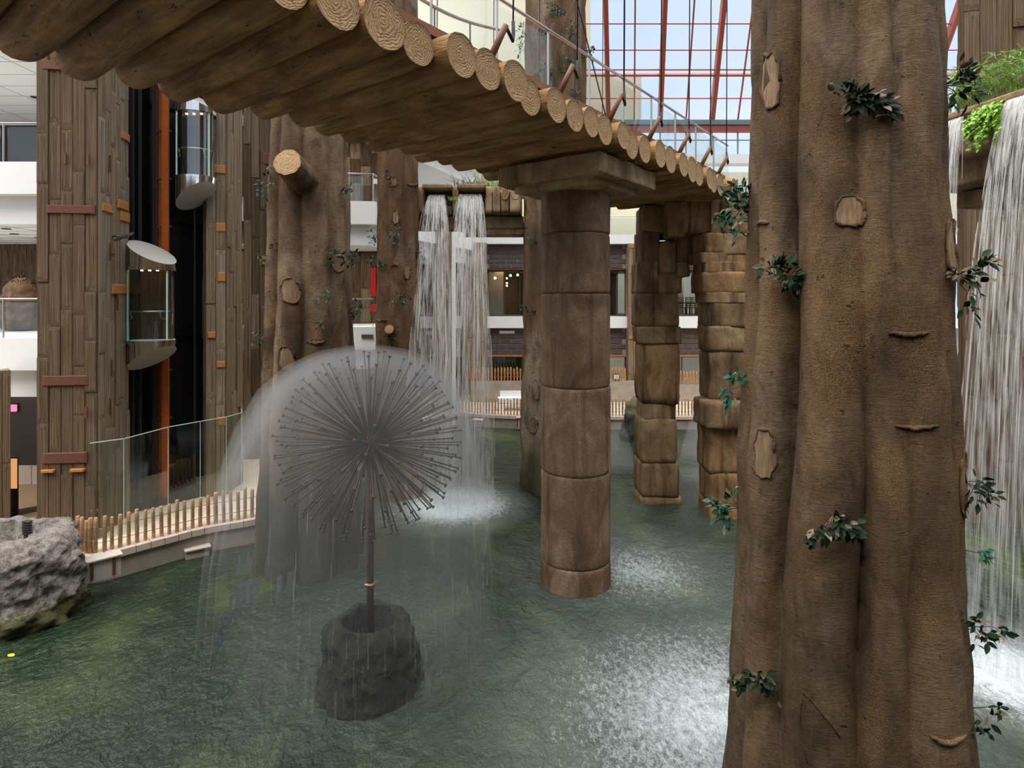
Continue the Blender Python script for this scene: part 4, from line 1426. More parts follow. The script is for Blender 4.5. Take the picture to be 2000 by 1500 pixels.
def sprig(key, label, px, py, wpx, hpx, n, size=.1, mat='leaf', single=True, out=.4, droop=.5, twigs=4, depth=None, group=None):
    """a leafy sprig fixed to a trunk; wpx x hpx is about how far it spreads"""
    if depth:
        l, nn = P(px, py, depth), Vector((0, -1, .1)).normalized()
    else:
        l, nn = hit(key, px, py)
    sc = l.y / F
    t = thing('leafy_sprig', label, 'foliage', l, group or 'leafy sprigs on the trunks')
    right = Vector((1, 0, 0))
    tw, fol = MB(), MB()
    twigs = twigs + 2 if n > 25 else twigs
    per = max(3, int(n * (2.5 if single else 1.3)) // twigs)
    done = 0
    for q in range(twigs):
        fx = (q + .5) / twigs * 2 - 1 + R(-.2, .2)
        fz = R(-.9, .9) if abs(fx) > .5 else R(-1, 1)
        e = l + right * (fx * wpx / 2 * sc) + Vector((0, 0, fz * hpx / 2 * sc)) + nn * out * R(.15, .35) - Vector((0, 0, droop * .1))
        mid = l.lerp(e, .5) + nn * out * .18 + Vector((0, 0, R(0, .06)))
        pts = [l - nn * .03, l.lerp(mid, .6), mid, mid.lerp(e, .55) + Vector((0, 0, .01)), e]
        tw.tube(pts, [.006, .005, .0045, .004, .0025], 5)
        for i in range(per):
            f = R(.25, 1.0)
            k2 = f * 4
            i0_ = min(3, int(k2))
            p = Vector(pts[i0_]).lerp(Vector(pts[i0_ + 1]), k2 - i0_)
            ax = (Vector(pts[i0_ + 1]) - Vector(pts[i0_])).normalized()
            d = (ax * R(.1, .8) + Vector((R(-1, 1), R(-.7, .3), R(-1, .6))) * .9 + nn * R(0, .5))
            up = (nn * R(.2, 1) + Vector((R(-.7, .7), R(-.7, .2), R(0, 1))))
            p = p + d.normalized() * size * R(.05, .5) + Vector((R(-1, 1), R(-.4, .4), R(-1, 1))) * size * .55 + nn * R(0, .8) * size
            if single:
                put('leaf', LEAF[mat], t, leaf_frame(p, d, up, size * 1.2 * R(.65, 1.25)))
            else:
                fm_ = leaf_frame(p, d, up, size * R(.7, 1.3))
                fol.add([fm_ @ Vector(v) for v in leaf_v], leaf_f)
            done += 1
    put('twig', tw.mesh('twig', 'twig', True), t)
    if not single:
        o = put('leaves', fol.mesh('leaves', 'foliage', True), t)
        o['kind'] = 'stuff'
    return t


BT = 'huge front trunk'
sprig('big', 'wide bushy sprig of dark and withered leaves high on the ' + BT, 1665, 205, 145, 85, 62, .1)
sprig('big', 'round dark green sprig left of centre on the %s, above mid height' % BT, 1528, 538, 100, 60, 40, .1)
sprig('big', 'spreading sprig with withered leaves below mid height of the ' + BT, 1628, 1008, 115, 60, 38, .09)
sprig('big', 'grey-green sprig hanging over the lowest left flutes of the ' + BT, 1490, 1322, 105, 70, 36, .085)
sprig('big', 'long bright green sprig hanging where the log bridge meets the ' + BT, 1462, 405, 66, 125, 58, .1, 'leaf_bright', twigs=6)
sprig('big', 'small bright green sprig on the %s beside the stone ledge' % BT, 1452, 748, 44, 75, 16, .09, 'leaf_bright', twigs=2)
sprig('big', 'pale sprig near the water at the left edge of the ' + BT, 1432, 990, 46, 85, 26, .09, 'leaf_bright', twigs=3)
sprig('big', 'dark trailing sprig on the %s beside its upper right bark scar' % BT, 1872, 540, 75, 130, 30, .1)
sprig('big', 'dark sprig on the %s beside its lower right bark scar' % BT, 1890, 940, 50, 85, 18, .09)
sprig('big', 'tiny two-leaf sprig on the right edge of the %s above the foam' % BT, 1898, 1075, 28, 16, 5, .09, 'leaf_bright', twigs=1)
sprig('big', 'twiggy sprig with few leaves at the lower right edge of the ' + BT, 1908, 1225, 90, 85, 18, .085, twigs=3)
sprig('big', 'lowest drooping sprig at the right edge of the ' + BT, 1915, 1385, 80, 50, 10, .085, twigs=2)
sprig('big', 'black-green sprig at the top right edge of the %s before the papyrus' % BT, 1852, 165, 60, 130, 26, .1)
for a in (('hanging left of the sawn branch stub', 528, 358, 36, 95, 40), ('on the left flute at mid height', 540, 476, 24, 16, 12), ('at the left edge lower than mid height', 514, 498, 18, 24, 12),
          ('above the square bark scar', 642, 508, 56, 40, 46), ('at the right edge level with the square scar', 692, 498, 28, 40, 22), ('upper right below the bridge', 667, 374, 20, 28, 18),
          ('below the square bark scar', 628, 574, 28, 18, 18), ('right side lower down', 684, 603, 20, 40, 20), ('far left above the fountain spray', 506, 656, 28, 30, 14), ('small one in the middle low', 625, 622, 16, 22, 10)):
    sprig('mid', 'dark sprig on the stub-bearing trunk, ' + a[0], a[1], a[2], a[3], a[4], a[5], .1, single=False, group='sprigs on the stub-bearing trunk')
for a in (('uppermost beside the small scar', 765, 345, 26, 22, 20), ('below the oval scar', 772, 456, 30, 34, 40), ('at mid height on its left flute', 745, 512, 34, 28, 34), ('at its left edge', 731, 460, 18, 32, 16),
          ('right edge near the falling water', 814, 494, 26, 34, 26), ('lower middle', 782, 582, 42, 28, 34), ('around the lowest stub', 768, 650, 32, 44, 40)):
    sprig('third', 'dark sprig on the trunk left of the waterfall, ' + a[0], a[1], a[2], a[3], a[4], a[5], .11, single=False, group='sprigs on the trunk left of the waterfall')
for a in (('below the basin level', 1046, 455, 22, 44, 18), ('pale one at mid height', 1036, 606, 38, 26, 22), ('above the bridge near the top', 1083, 22, 34, 26, 40), ('above the bridge right side', 1115, 65, 26, 36, 34),
          ('above the bridge in the middle', 1064, 65, 26, 34, 34), ('above the bridge lower right', 1110, 112, 24, 34, 30), ('above the bridge lower left', 1070, 130, 30, 28, 34), ('just over the bridge kerb', 1120, 180, 20, 20, 20), ('long strand above the bridge', 1027, 75, 14, 120, 46), ('right edge strand above the bridge', 1146, 120, 14, 60, 24)):
    sprig('peel', 'ivy sprig on the peeling trunk, ' + a[0], a[1], a[2], a[3], a[4], a[5], .12, single=False, group='sprigs on the peeling trunk')

# ------------------------------------------------------------------ round stone column and cap
CX, CD, CR = 1.375, 12.75, .742
t = thing('stone_column', 'round column of stacked stone drums rising from the pond to the log bridge', 'column', (CX, CD, -1.2))
ys = [1250, 1118, 935, 762, 573, 452, 352]
for i, (ya, yb) in enumerate(zip(ys, ys[1:])):
    z0, z1 = zpy(ya, CD - CR), zpy(yb, CD - CR)
    rr = CR * (1 + R(-.012, .012))
    prof = [(rr * .965, z0), (rr * .99, z0 + .025), (rr, z0 + .07)]
    kk = max(3, int((z1 - z0) / .12))
    prof += [(rr, lerp(z0 + .07, z1 - .07, j / kk)) for j in range(1, kk)]
    prof += [(rr, z1 - .07), (rr * .99, z1 - .025), (rr * .965, z1)]
    sd = i * 5.1
    put('drum', MB().lathe(prof, 72, (CX, CD, 0), warp=lambda p, q, a: p * (1 + .012 * noise.noise(Vector((math.cos(a) * 2.2, math.sin(a) * 2.2, p.z * 1.7 + sd)))) if False else Vector((p.x * (1 + .014 * noise.noise(Vector((math.cos(a) * 2.2, math.sin(a) * 2.2, p.z * 1.7 + sd)))), p.y * (1 + .014 * noise.noise(Vector((math.cos(a) * 2.2, math.sin(a) * 2.2, p.z * 1.7 + sd)))), p.z + .012 * noise.noise(Vector((a, sd, 2.0)))))).mesh('drum', 'drum', True), t)

BD = Vector((.61, .792, 0)).normalized()      # along the bridge
BN = Vector((.792, -.61, 0)).normalized()     # across it, towards the right-hand side
ZB = 8.3


def stone_mesh(s, seed, mat, rnd=.22, nz=.05, n=9):
    """a rounded, uneven block of size s"""
    vs, fs = [], []
    idx = {}
    def vid(i, j, k):
        if (i, j, k) not in idx:
            p = Vector((i / n * 2 - 1, j / n * 2 - 1, k / n * 2 - 1))
            ps = Vector((p.x * s[0] / 2, p.y * s[1] / 2, p.z * s[2] / 2))
            rr = rnd * min(s)
            inner = Vector([max(-abs(h_) / 2 + rr, min(abs(h_) / 2 - rr, c_)) for c_, h_ in zip(ps, s)])
            d = ps - inner
            if d.length > 1e-6:
                ps = inner + d.normalized() * min(d.length, rr)
            nv = noise.fractal(ps * 1.4 + Vector((seed * 3.7, seed * 1.3, seed)), 1.0, 2.0, 4)
            ps += (ps.normalized() if ps.length > 1e-6 else Vector()) * nv * nz
            idx[(i, j, k)] = len(vs)
            vs.append(ps)
        return idx[(i, j, k)]
    for a in range(n):
        for b in range(n):
            for (f, fl_) in ((0, True), (n, False)):
                for ax in range(3):
                    q = []
                    for (da, db) in ((0, 0), (1, 0), (1, 1), (0, 1)):
                        v = [0, 0, 0]
                        v[ax] = f
                        v[(ax + 1) % 3] = a + da
                        v[(ax + 2) % 3] = b + db
                        q.append(vid(*v))
                    fs.append(tuple(reversed(q)) if fl_ else tuple(q))
    return MB().add(vs, fs).mesh('stone', mat, True)


ang_b = math.atan2(BD.x, BD.y)
RB = Matrix.Rotation(-ang_b, 4, 'Z')         # local Y along the bridge, local X across it
capc = Vector((CX, CD, 0)) + BN * .0 + BD * .1
put('cap_slab', stone_mesh((2.5, 2.5, .42), 3, 'cap', .12, .06, 14), t, T(capc.x, capc.y, ZB - .2) @ RB)
put('cap_slab', stone_mesh((2.0, 2.0, .3), 5, 'cap', .3, .05, 12), t, T(capc.x, capc.y, ZB - .42) @ RB)

# ------------------------------------------------------------------ log bridge
NL, NRt = -8.73, -5.17
br = thing('log_bridge', 'wide footbridge of thick round logs crossing above the pond', 'bridge', tuple(BN * -7 + BD * 8 + Vector((0, 0, ZB))))


def log_mesh(seed, L, r):
    n, K = 22, 16
    vs, fs, mi = [], [], []
    m = MB()
    for i in range(K + 1):
        y = L * i / K
        e = .97 if i in (0, K) else 1.0
        for j in range(n):
            a = 2 * PI * j / n
            q = r * e * (1 + .05 * noise.noise(Vector((math.cos(a) * 1.3 + seed * 4, math.sin(a) * 1.3, y * .35))) + .02 * noise.noise(Vector((math.cos(a) * 5, math.sin(a) * 5 + seed, y * .8))))
            vs.append((math.cos(a) * q, y, math.sin(a) * q))
    for i in range(K):
        for j in range(n):
            fs.append((i * n + j, (i + 1) * n + j, (i + 1) * n + (j + 1) % n, i * n + (j + 1) % n))
    m.add(vs, fs, 0)
    for i, sg in ((0, 1), (K, -1)):
        base = vs[i * n:(i + 1) * n]
        y = base[0][1]
        cv = [(0, y + sg * .012, 0)]
        for f in (.5, .85, 1.0):
            for v in base:
                cv.append((v[0] * f, y + sg * (.012 + .01 * noise.noise(Vector((v[0] * 9 * f, v[2] * 9 * f, seed)))) * (1 if f < 1 else 0), v[2] * f))
        cf = []
        for j in range(n):
            cf.append((0, 1 + j, 1 + (j + 1) % n) if sg > 0 else (0, 1 + (j + 1) % n, 1 + j))
        for q in (0, 1):
            for j in range(n):
                a_, b_ = 1 + q * n + j, 1 + q * n + (j + 1) % n
                f4 = (a_, a_ + n, b_ + n, b_)
                cf.append(f4 if sg > 0 else tuple(reversed(f4)))
        m.add(cv, cf, 1)
    return m.mesh('log', ['log', 'log_end'], True)


LOGS = [log_mesh(i, 3.7, .3) for i in range(5)]
s = -2.2
i = 0
while s < 16.9:
    r_ = R(.27, .315)
    ln = 3.56 + R(-.12, .22)
    n0 = NRt + R(-.1, .12)                   # right-hand end
    c = BN * n0 + BD * s + Vector((0, 0, ZB + .29 + R(-.02, .02)))
    # local +Y runs from the right-hand end back across the bridge
    frm = T(c) @ fr(BD * 1.0, -BN, Vector((0, 0, 1))) 
    frm = T(c) @ Matrix((BD, -BN, BD.cross(-BN))).transposed().to_4x4() @ Matrix.Rotation(R(0, 6.28), 4, 'Y') @ Matrix.Diagonal((r_ / .3, ln / 3.7, r_ / .3, 1))
    put('log', LOGS[i % 5], br, frm)
    s += r_ * 2 * 1.01
    i += 1
SE = s - .3
deckz = ZB + .58
put('deck', MB().bar(BN * -6.95 + BD * -2.2 + Vector((0, 0, deckz + .03)), BN * -6.95 + BD * SE + Vector((0, 0, deckz + .03)), 3.0, .08).mesh('deck', 'kerb_wood'), br)
for off in (-.28,):
    put('kerb', MB().bar(BN * (NRt + off) + BD * -2.2 + Vector((0, 0, deckz + .06)), BN * (NRt + off) + BD * SE + Vector((0, 0, deckz + .06)), .09, .12).mesh('kerb', 'kerb_wood'), br)
put('kerb', MB().bar(BN * (NL + .3) + BD * -2.2 + Vector((0, 0, deckz + .06)), BN * (NL + .3) + BD * SE + Vector((0, 0, deckz + .06)), .09, .12).mesh('kerb', 'kerb_wood'), br)
# glass balustrade on the right-hand side
rn = NRt - .36
for side in (rn, NL + .38):
    put('handrail', MB().tube([BN * side + BD * -1.5 + Vector((0, 0, deckz + 1.12)), BN * side + BD * (SE + .6) + Vector((0, 0, deckz + 1.12))], .028, 10).mesh('handrail', 'steel', True), br)
    sp = -1.35
    while sp < SE + .3:
        p = BN * side + BD * sp
        put('post', MB().bar(p + Vector((0, 0, deckz - .1)), p + Vector((0, 0, deckz + 1.12)), .04, .016, up=BD).mesh('post', 'post_steel'), br)
        a, b = p + BD * .06, p + BD * 1.3
        put('glass_panel', MB().bar(a + Vector((0, 0, deckz + .52)), b + Vector((0, 0, deckz + .52)), .014, .96).mesh('glass_panel', 'glass'), br)
        sp += 1.36
# leaning pegs with suspension ropes
for q, s_ in enumerate((4.35, 6.45, 8.25, 10.0, 11.75, 13.4, 14.9, 16.2)):
    b = BN * (NRt - .22) + BD * s_ + Vector((0, 0, deckz - .02))
    tp = b + BN * .24 + BD * .1 + Vector((0, 0, .52))
    pg = put('peg', MB().tube([b, b.lerp(tp, .5) + Vector((0, 0, .01)), tp], [.052, .05, .045], 10).mesh('peg', 'peg', True), br)
    cb = tp + BD * .32 - BN * .12 + Vector((0, 0, .2))
    lp = [tp + Vector((0, 0, -.03)), tp + BD * .1 + Vector((0, 0, -.12)), tp + BD * .22 - BN * .05 + Vector((0, 0, -.14)), tp + BD * .3 - BN * .1 + Vector((0, 0, 0)), cb]
    put('rope', MB().tube(lp, .026, 7).mesh('rope', 'rope', True), br)
    put('cable', MB().tube([cb, cb + BD * .12 + Vector((0, 0, 8.5))], .014, 6).mesh('cable', 'rope', True), br)
    b2 = BN * (NL + .5) + BD * s_ + Vector((0, 0, deckz))
    put('cable', MB().tube([b2, b2 + BD * .1 + Vector((0, 0, 9))], .012, 6).mesh('cable', 'rope', True), br)
put('brace_cable', MB().tube([BN * (NL + .5) + BD * 16.2 + Vector((0, 0, deckz + .1)), BN * (NL + .5) + BD * 11.2 + Vector((0, 0, deckz + 8.5))], .02, 6).mesh('brace', 'rope', True), br)
# pale rope swag near the viewer
sw = []
for i in range(13):
    f = i / 12
    sw.append(BN * (NRt - .75) + BD * (4.4 + 3.0 * f) + Vector((0, 0, deckz + .95 - .22 * math.sin(PI * f))))
put('rope_swag', MB().tube(sw, .028, 8).mesh('rope_swag', 'rope_pale', True), br)
for i in (3, 6, 9):
    put('rope_hanger', MB().tube([sw[i], sw[i] - Vector((0, 0, .8))], .014, 6).mesh('rope_hanger', 'rope', True), br)

# ------------------------------------------------------------------ stacked stone piers carrying the bridge end
def pier(label, D, blocks, dep=1.25, rot=0.0):
    xs = [(b[0] + b[1]) / 2 for b in blocks]
    t = thing('stone_pillar', label, 'pillar', P(sum(xs) / len(xs), 1000, D).to_tuple()[:2] + (-1.1,))
    for q, (x0, x1, y0, y1, dd) in enumerate(blocks):
        a, b = P(x0, y1, D - dep / 2), P(x1, y0, D - dep / 2)
        w_, h_ = b.x - a.x, b.z - a.z
        c = Vector(((a.x + b.x) / 2, D + dd, (a.z + b.z) / 2))
        put('stone', stone_mesh((w_ * 1.0, dep * R(.95, 1.05), h_ * 1.01), q * 2.3 + D, random.choice(('stone', 'stone', 'stone_warm')), .11, .045, 9), t, T(c) @ Matrix.Rotation(rot + R(-.03, .03), 4, 'Z'))
    return t


pier('stacked sandstone pillar with a stepped shoulder under the bridge end, nearer the round column', 18.1,
     [(1252, 1335, 972, 1040, 0.0), (1252, 1328, 905, 975, 0), (1253, 1326, 818, 908, .02), (1258, 1322, 788, 822, .06), (1253, 1330, 668, 790, 0), (1248, 1331, 637, 672, -.05), (1247, 1327, 571, 640, 0),
      (1247, 1286, 510, 574, 0), (1284, 1335, 530, 574, .03), (1254, 1290, 450, 514, .03), (1286, 1322, 470, 534, 0), (1318, 1350, 510, 540, .05), (1322, 1360, 478, 512, .05), (1318, 1362, 455, 482, .02), (1256, 1310, 400, 455, 0)], 1.15)
pier('stacked sandstone pillar with a jutting ledge beside the huge front trunk', 16.9,
     [(1388, 1500, 985, 1060, 0.0), (1388, 1500, 925, 990, 0), (1385, 1500, 830, 928, 0.02), (1372, 1500, 782, 836, -.25), (1388, 1500, 684, 786, 0), (1385, 1500, 636, 688, -.04), (1386, 1500, 588, 640, 0), (1380, 1500, 570, 592, -.03),
      (1374, 1500, 530, 573, 0), (1378, 1440, 510, 533, 0), (1370, 1420, 492, 514, 0), (1410, 1500, 495, 533, .02), (1378, 1416, 455, 494, .03), (1410, 1500, 455, 498, 0)], 1.15)
pier('sandstone lintel blocks bridging the gap between the two stacked pillars', 17.6,
     [(1306, 1342, 390, 462, 0.1), (1334, 1392, 386, 456, .05), (1388, 1412, 382, 470, .0), (1408, 1500, 376, 458, -.1)], 1.3)

# ------------------------------------------------------------------ boulders
def boulder(name, label, C, r, ztop, hollow, hd, mat, seed, sx=1.0, sy=1.0, amp=.12, z0=-.9):
    h = ztop
    prof = []
    for i in range(46):
        f = i / 45
        z = lerp(z0, ztop, f)
        rr = r * (1.0 - .16 * f ** 2) * (1 if f < .9 else math.sqrt(max(.0, 1 - ((f - .9) / .16) ** 2)))
        prof.append((rr, z))
    rt_ = prof[-1][0]
    for f in (.92, .8, .7):
        if rt_ * f > hollow:
            prof.append((rt_ * f, ztop + .02))
    prof += [(hollow, ztop - .03), (hollow * .94, ztop - hd * .4), (hollow * .88, ztop - hd), (hollow * .4, ztop - hd), (.02, ztop - hd)]
    def wp(p, i, a):
        q = Vector((p.x * sx, p.y * sy, p.z))
        dn = Vector((math.cos(a), math.sin(a), 0)) * (.5 if i > 46 else 1)
        v = Vector((math.cos(a) * r * 1.3, math.sin(a) * r * 1.3, p.z * 1.5)) + Vector((seed * 9.1, seed * 2.3, 0))
        nv = noise.fractal(v, 1.0, 2.0, 3) * amp + noise.fractal(v * 3.1, .8, 2.1, 6) * amp * .7
        return q + dn * nv + Vector((0, 0, .4 * nv if i > 38 else 0))
    me = MB().lathe(prof, 120, (C[0], C[1], 0), warp=wp).mesh(name, mat, True)
    return tag(put(name, me), label, 'boulder')


boulder('boulder', 'large pale hollow boulder at the pond edge in the lower left corner', (-9.98, 11.42), 1.5, .95, .78, .55, 'rock_pale', 1, 1.02, .76, .15)
boulder('boulder', 'dark wet hollow boulder holding the dandelion fountain pole', (-2.25, 9.35), .82, .42, .42, .35, 'rock_wet', 2, 1, 1, .1)
# tall dark rock behind the left stone pillar
c = P(1240, 812, 25.5)
tag(put('boulder', MB().lathe([(.62, -.8), (.62, -.3), (.52, .3), (.45, .9), (.42, 1.2), (.3, 1.42), (.05, 1.5)] if False else [(lerp(.66, .36, i / 19) if i < 17 else .36 * (19.2 - i) / 3, lerp(-.8, 1.3, i / 19)) for i in range(20)], 40, (c.x, c.y, 0),
    warp=lambda p, i, a: p + Vector((math.cos(a), math.sin(a), 0)) * noise.fractal(Vector((math.cos(a) * 1.5, math.sin(a) * 1.5, p.z * 1.8 + 3)), 1.0, 2.0, 5) * .16).mesh('boulder', 'rock_wet', True)), 'tall dark knobbly rock at the far pond edge beside the stacked pillar', 'boulder')
# ribbed spout inside the pale boulder
c = P(53, 1036, 11.5)
t = thing('ribbed_lamp', 'small dark ribbed lamp post standing inside the pale hollow boulder', 'lamp', c)
put('stem', MB().bar(c + Vector((-.05, 0, -.55)), c + Vector((-.02, 0, .0)), .05, .05, up=Vector((0, 1, 0))).mesh('stem', 'rust'), t)
for i in range(6):
    put('rib', MB().box(c + Vector((0, 0, -.05 + i * .045)), (.13, .1, .03), Matrix.Rotation(.1, 3, 'Y')).mesh('rib', 'dark_steel'), t)
c = P(27, 1283, 1)
D_ = 6.1 * F / (1283 - HY)
c = P(27, 1283, D_)
tag(put('fallen_leaf', MB().add(leaf_v, leaf_f).mesh('fallen_leaf', 'yellow', True), None, T(c.x, c.y, WZ + .012) @ Matrix.Rotation(1.2, 4, 'Z') @ Matrix.Diagonal((.2, .16, .1, 1))), 'single yellow leaf floating on the pond below the pale boulder', 'leaf')

# ------------------------------------------------------------------ dandelion fountain
FX, FD = -2.262, 9.4
FC = Vector((FX, FD, 3.2))
fo_ = thing('dandelion_fountain', 'bronze dandelion fountain ball of thin radiating pipes on a pole', 'fountain', (FX, FD, -.1))
put('pole', MB().lathe([(.058, -.25), (.058, 3.05)], 16, (FX, FD, 0)).mesh('pole', 'bronze', True), fo_)
zc = zpy(1140, FD)
put('collar', MB().lathe([(.06, zc - .05), (.075, zc - .03), (.1, zc), (.105, zc + .02), (.06, zc + .03)], 20, (FX, FD, 0)).mesh('collar', 'brass', True), fo_)
put('hub', MB().lathe([(.02, -.17), (.1, -.14), (.16, -.06), (.17, 0), (.16, .06), (.1, .14), (.02, .17)], 20, FC).mesh('hub', 'bronze', True), fo_)
RS = 1.46
pipe = MB().tube([(0, 0, .1), (0, 0, RS - .02)], .0105, 6).lathe([(.009, RS - .03), (.028, RS - .014), (.028, RS), (.008, RS + .004)], 8).mesh('spray_pipe', 'bronze', True)
NP = 252
for i in range(NP):
    zf = 1 - 2 * (i + .5) / NP
    a = i * PI * (3 - math.sqrt(5))
    d = Vector((math.sqrt(1 - zf * zf) * math.cos(a), math.sqrt(1 - zf * zf) * math.sin(a), zf))
    d = (d + Vector((R(-.03, .03), R(-.03, .03), R(-.03, .03)))).normalized()
    if d.z < -.985:
        continue
    q = Vector((0, 0, 1)).rotation_difference(d)
    put('spray_pipe', pipe, fo_, T(FC) @ q.to_matrix().to_4x4() @ Matrix.Scale(R(.965, 1.02), 4))

# spray: a thin bell of fine mist falling round the ball
def bell(prof, n=56, inner=None, wob=.03, seed=0):
    m = MB()
    def wp(p, i, a):
        k2 = 1 + wob * noise.noise(Vector((math.cos(a) * 1.5, math.sin(a) * 1.5, p.z * .5 + seed)))
        return Vector((p.x * k2, p.y * k2, p.z))
    m.lathe(prof, n, (FX, FD, 0), warp=wp)
    return m


bo = [(2.1, WZ + .03), (2.08, .2), (2.02, 1.2), (1.95, 2.2), (1.85, 3.0), (1.68, 3.7), (1.42, 4.2), (1.08, 4.5), (.68, 4.66), (.3, 4.74), (.03, 4.76)]
fsp = thing('fountain_spray', 'bell of white spray and fine drizzle falling round the dandelion fountain', 'mist', (FX, FD, WZ), kind='stuff')
put('haze', bell(bo).mesh('haze', 'mist', True), fsp)
n_ = 56
for q, (sc_, zo) in enumerate(((.97, -.05), (1.02, .0), (1.07, .05))):
    # crest of the spray: a cap of denser mist thinning out downwards
    pr = [(2.06, .0), (2.05, .8), (2.03, 1.6), (1.98, 2.3), (1.9, 2.9), (1.74, 3.5), (1.48, 4.05), (1.12, 4.42), (.7, 4.62), (.3, 4.7), (.03, 4.72)]
    inn = [(2.058, .0), (2.043, .8), (2.01, 1.6), (1.93, 2.3), (1.81, 2.85), (1.6, 3.4), (1.3, 3.9), (.95, 4.22), (.57, 4.39), (.22, 4.46), (.03, 4.47)]
    prof = [(r_ * sc_, z_ + zo) for r_, z_ in pr] + [(r_ * sc_, z_ + zo) for r_, z_ in inn[::-1]]
    shell = MB()
    shell.lathe(prof, n_, (FX - .1, FD, 0), close=False, warp=lambda p, i, a: Vector((p.x * (1 + .05 * noise.noise(Vector((math.cos(a) * 2, math.sin(a) * 2, p.z * .8 + q)))) - .05 * (4.7 - p.z), p.y, p.z)))
    K_ = len(prof)
    shell.add([shell.v[(K_ - 1) * n_ + j] for j in range(n_)] + [shell.v[j] for j in range(n_)], [(j, (j + 1) % n_, n_ + (j + 1) % n_, n_ + j) for j in range(n_)])
    put('spray_crest', shell.mesh('spray_crest', 'mist_rim', True), fsp)
# fine drizzle streaks under the bell
m = MB()
for i in range(350):
    a = R(0, 6.28)
    rr = R(1.0, 1.9)
    z = R(WZ, 3.4)
    l_ = R(.15, .7)
    x, y = FX + math.cos(a) * rr, FD + math.sin(a) * rr
    m.tube([(x, y, max(WZ, z - l_)), (x - math.cos(a) * .02, y - math.sin(a) * .02, z)], .0022, 3, caps=False)
put('drizzle', m.mesh('drizzle', 'drizzle'), fsp)

# ------------------------------------------------------------------ carved basin with the double waterfall
t = thing('carved_basin', 'carved stone overflow basin with two hooded spouts between two trunks', 'basin', (-1.4, 19.4, 8.2))
x0, x1, yb, z0, z1 = -3.15, .33, 19.0, 8.25, 9.1
put('trough', MB().box(((x0 + x1) / 2, 19.75, (z0 + z1) / 2 - .05), (x1 - x0, 1.3, z1 - z0 - .1)).mesh('trough', 'carved'), t)
put('beam', stone_mesh((x1 - x0 + .1, 1.0, .42), 8, 'carved', .1, .03, 10), t, T((x0 + x1) / 2, 19.8, 8.02))
put('beam', stone_mesh((2.0, .9, .22), 9, 'carved', .1, .03, 8), t, T(-.6, 19.8, 7.72))
def px2x(px):
    return (px - HX) / F * 19.0
edges = [808, 831, 884, 897, 948, 962, 978, 995, 1018]
for a, b in zip(edges, edges[1:]):
    hood = (a, b) in ((831, 884), (897, 948))
    xa, xb = px2x(a), px2x(b)
    if hood:
        put('spout_hood', stone_mesh((xb - xa + .06, .8, .17), a * .1, 'carved', .35, .02, 8), t, T((xa + xb) / 2, 18.85, 9.04))
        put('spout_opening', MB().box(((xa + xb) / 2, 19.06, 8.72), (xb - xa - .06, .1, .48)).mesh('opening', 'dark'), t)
        put('panel', stone_mesh((xb - xa, .3, .28), a * .2, 'carved', .2, .02, 7), t, T((xa + xb) / 2, 19.05, 8.36))
    else:
        put('panel', stone_mesh((xb - xa - .01, .36, .84), a * .17, 'carved', .2, .02, 8), t, T((xa + xb) / 2, 19.0 - R(0, .05), 8.68))
        cx = (xa + xb) / 2
        w_ = (xb - xa) * .42
        arc_ = [Vector((cx + math.cos(PI + PI * j / 10) * w_, 18.8, 8.98 + math.sin(PI + PI * j / 10) * .3)) for j in range(11)]
        put('carved_tongue', MB().tube(arc_, .025, 6).mesh('tongue', 'carved', True), t)


def tuft(name, label, pts, n, h, mat, spread=.5, wid=.012, cat='plant', umb=False):
    m = MB()
    for i in range(n):
        f = R(0, 1)
        b = Vector(pts[0]).lerp(Vector(pts[1]), f) + Vector((R(-.15, .15), R(-.25, .25), 0))
        a = R(0, 6.28)
        hh = h * R(.45, 1.1)
        sd = Vector((math.cos(a), math.sin(a), 0)) * spread * R(.2, 1) * hh
        p1 = b + sd * .3 + Vector((0, 0, hh * .6))
        p2 = b + sd + Vector((0, 0, hh * R(.75, 1.0)))
        if umb:
            m.tube([b, p1, p2], [.008, .007, .005], 3, caps=False)
            for q in range(16):
                a2 = R(0, 6.28)
                e = p2 + Vector((math.cos(a2) * R(.12, .3), math.sin(a2) * R(.12, .3), R(-.12, .14)))
                m.tube([p2, p2.lerp(e, .5) + Vector((0, 0, .04)), e], [.006, .005, .002], 3, caps=False)
        else:
            m.tube([b, p1, p2], [wid, wid * .8, .002], 3, caps=False)
    o = tag(put(name, m.mesh(name, mat)), label, cat)
    return o


tuft('grass_tuft', 'bright green grass growing behind the carved basin below the bridge', ((-1.5, 19.9, 8.9), (.3, 19.9, 8.9)), 700, .62, 'grass', .7, .016, 'grass')['kind'] = 'stuff'
tuft('weed_tuft', 'few wispy weeds growing left of the grass behind the carved basin', ((-1.9, 19.9, 9.0), (-1.3, 19.9, 9.0)), 40, .75, 'foliage', .9, .01, 'plant')
tuft('fern_tuft', 'small green weed between the two spouts of the carved basin', ((px2x(888), 18.75, 8.62), (px2x(896), 18.75, 8.66)), 60, .14, 'fern', 1.2, .012, 'plant')


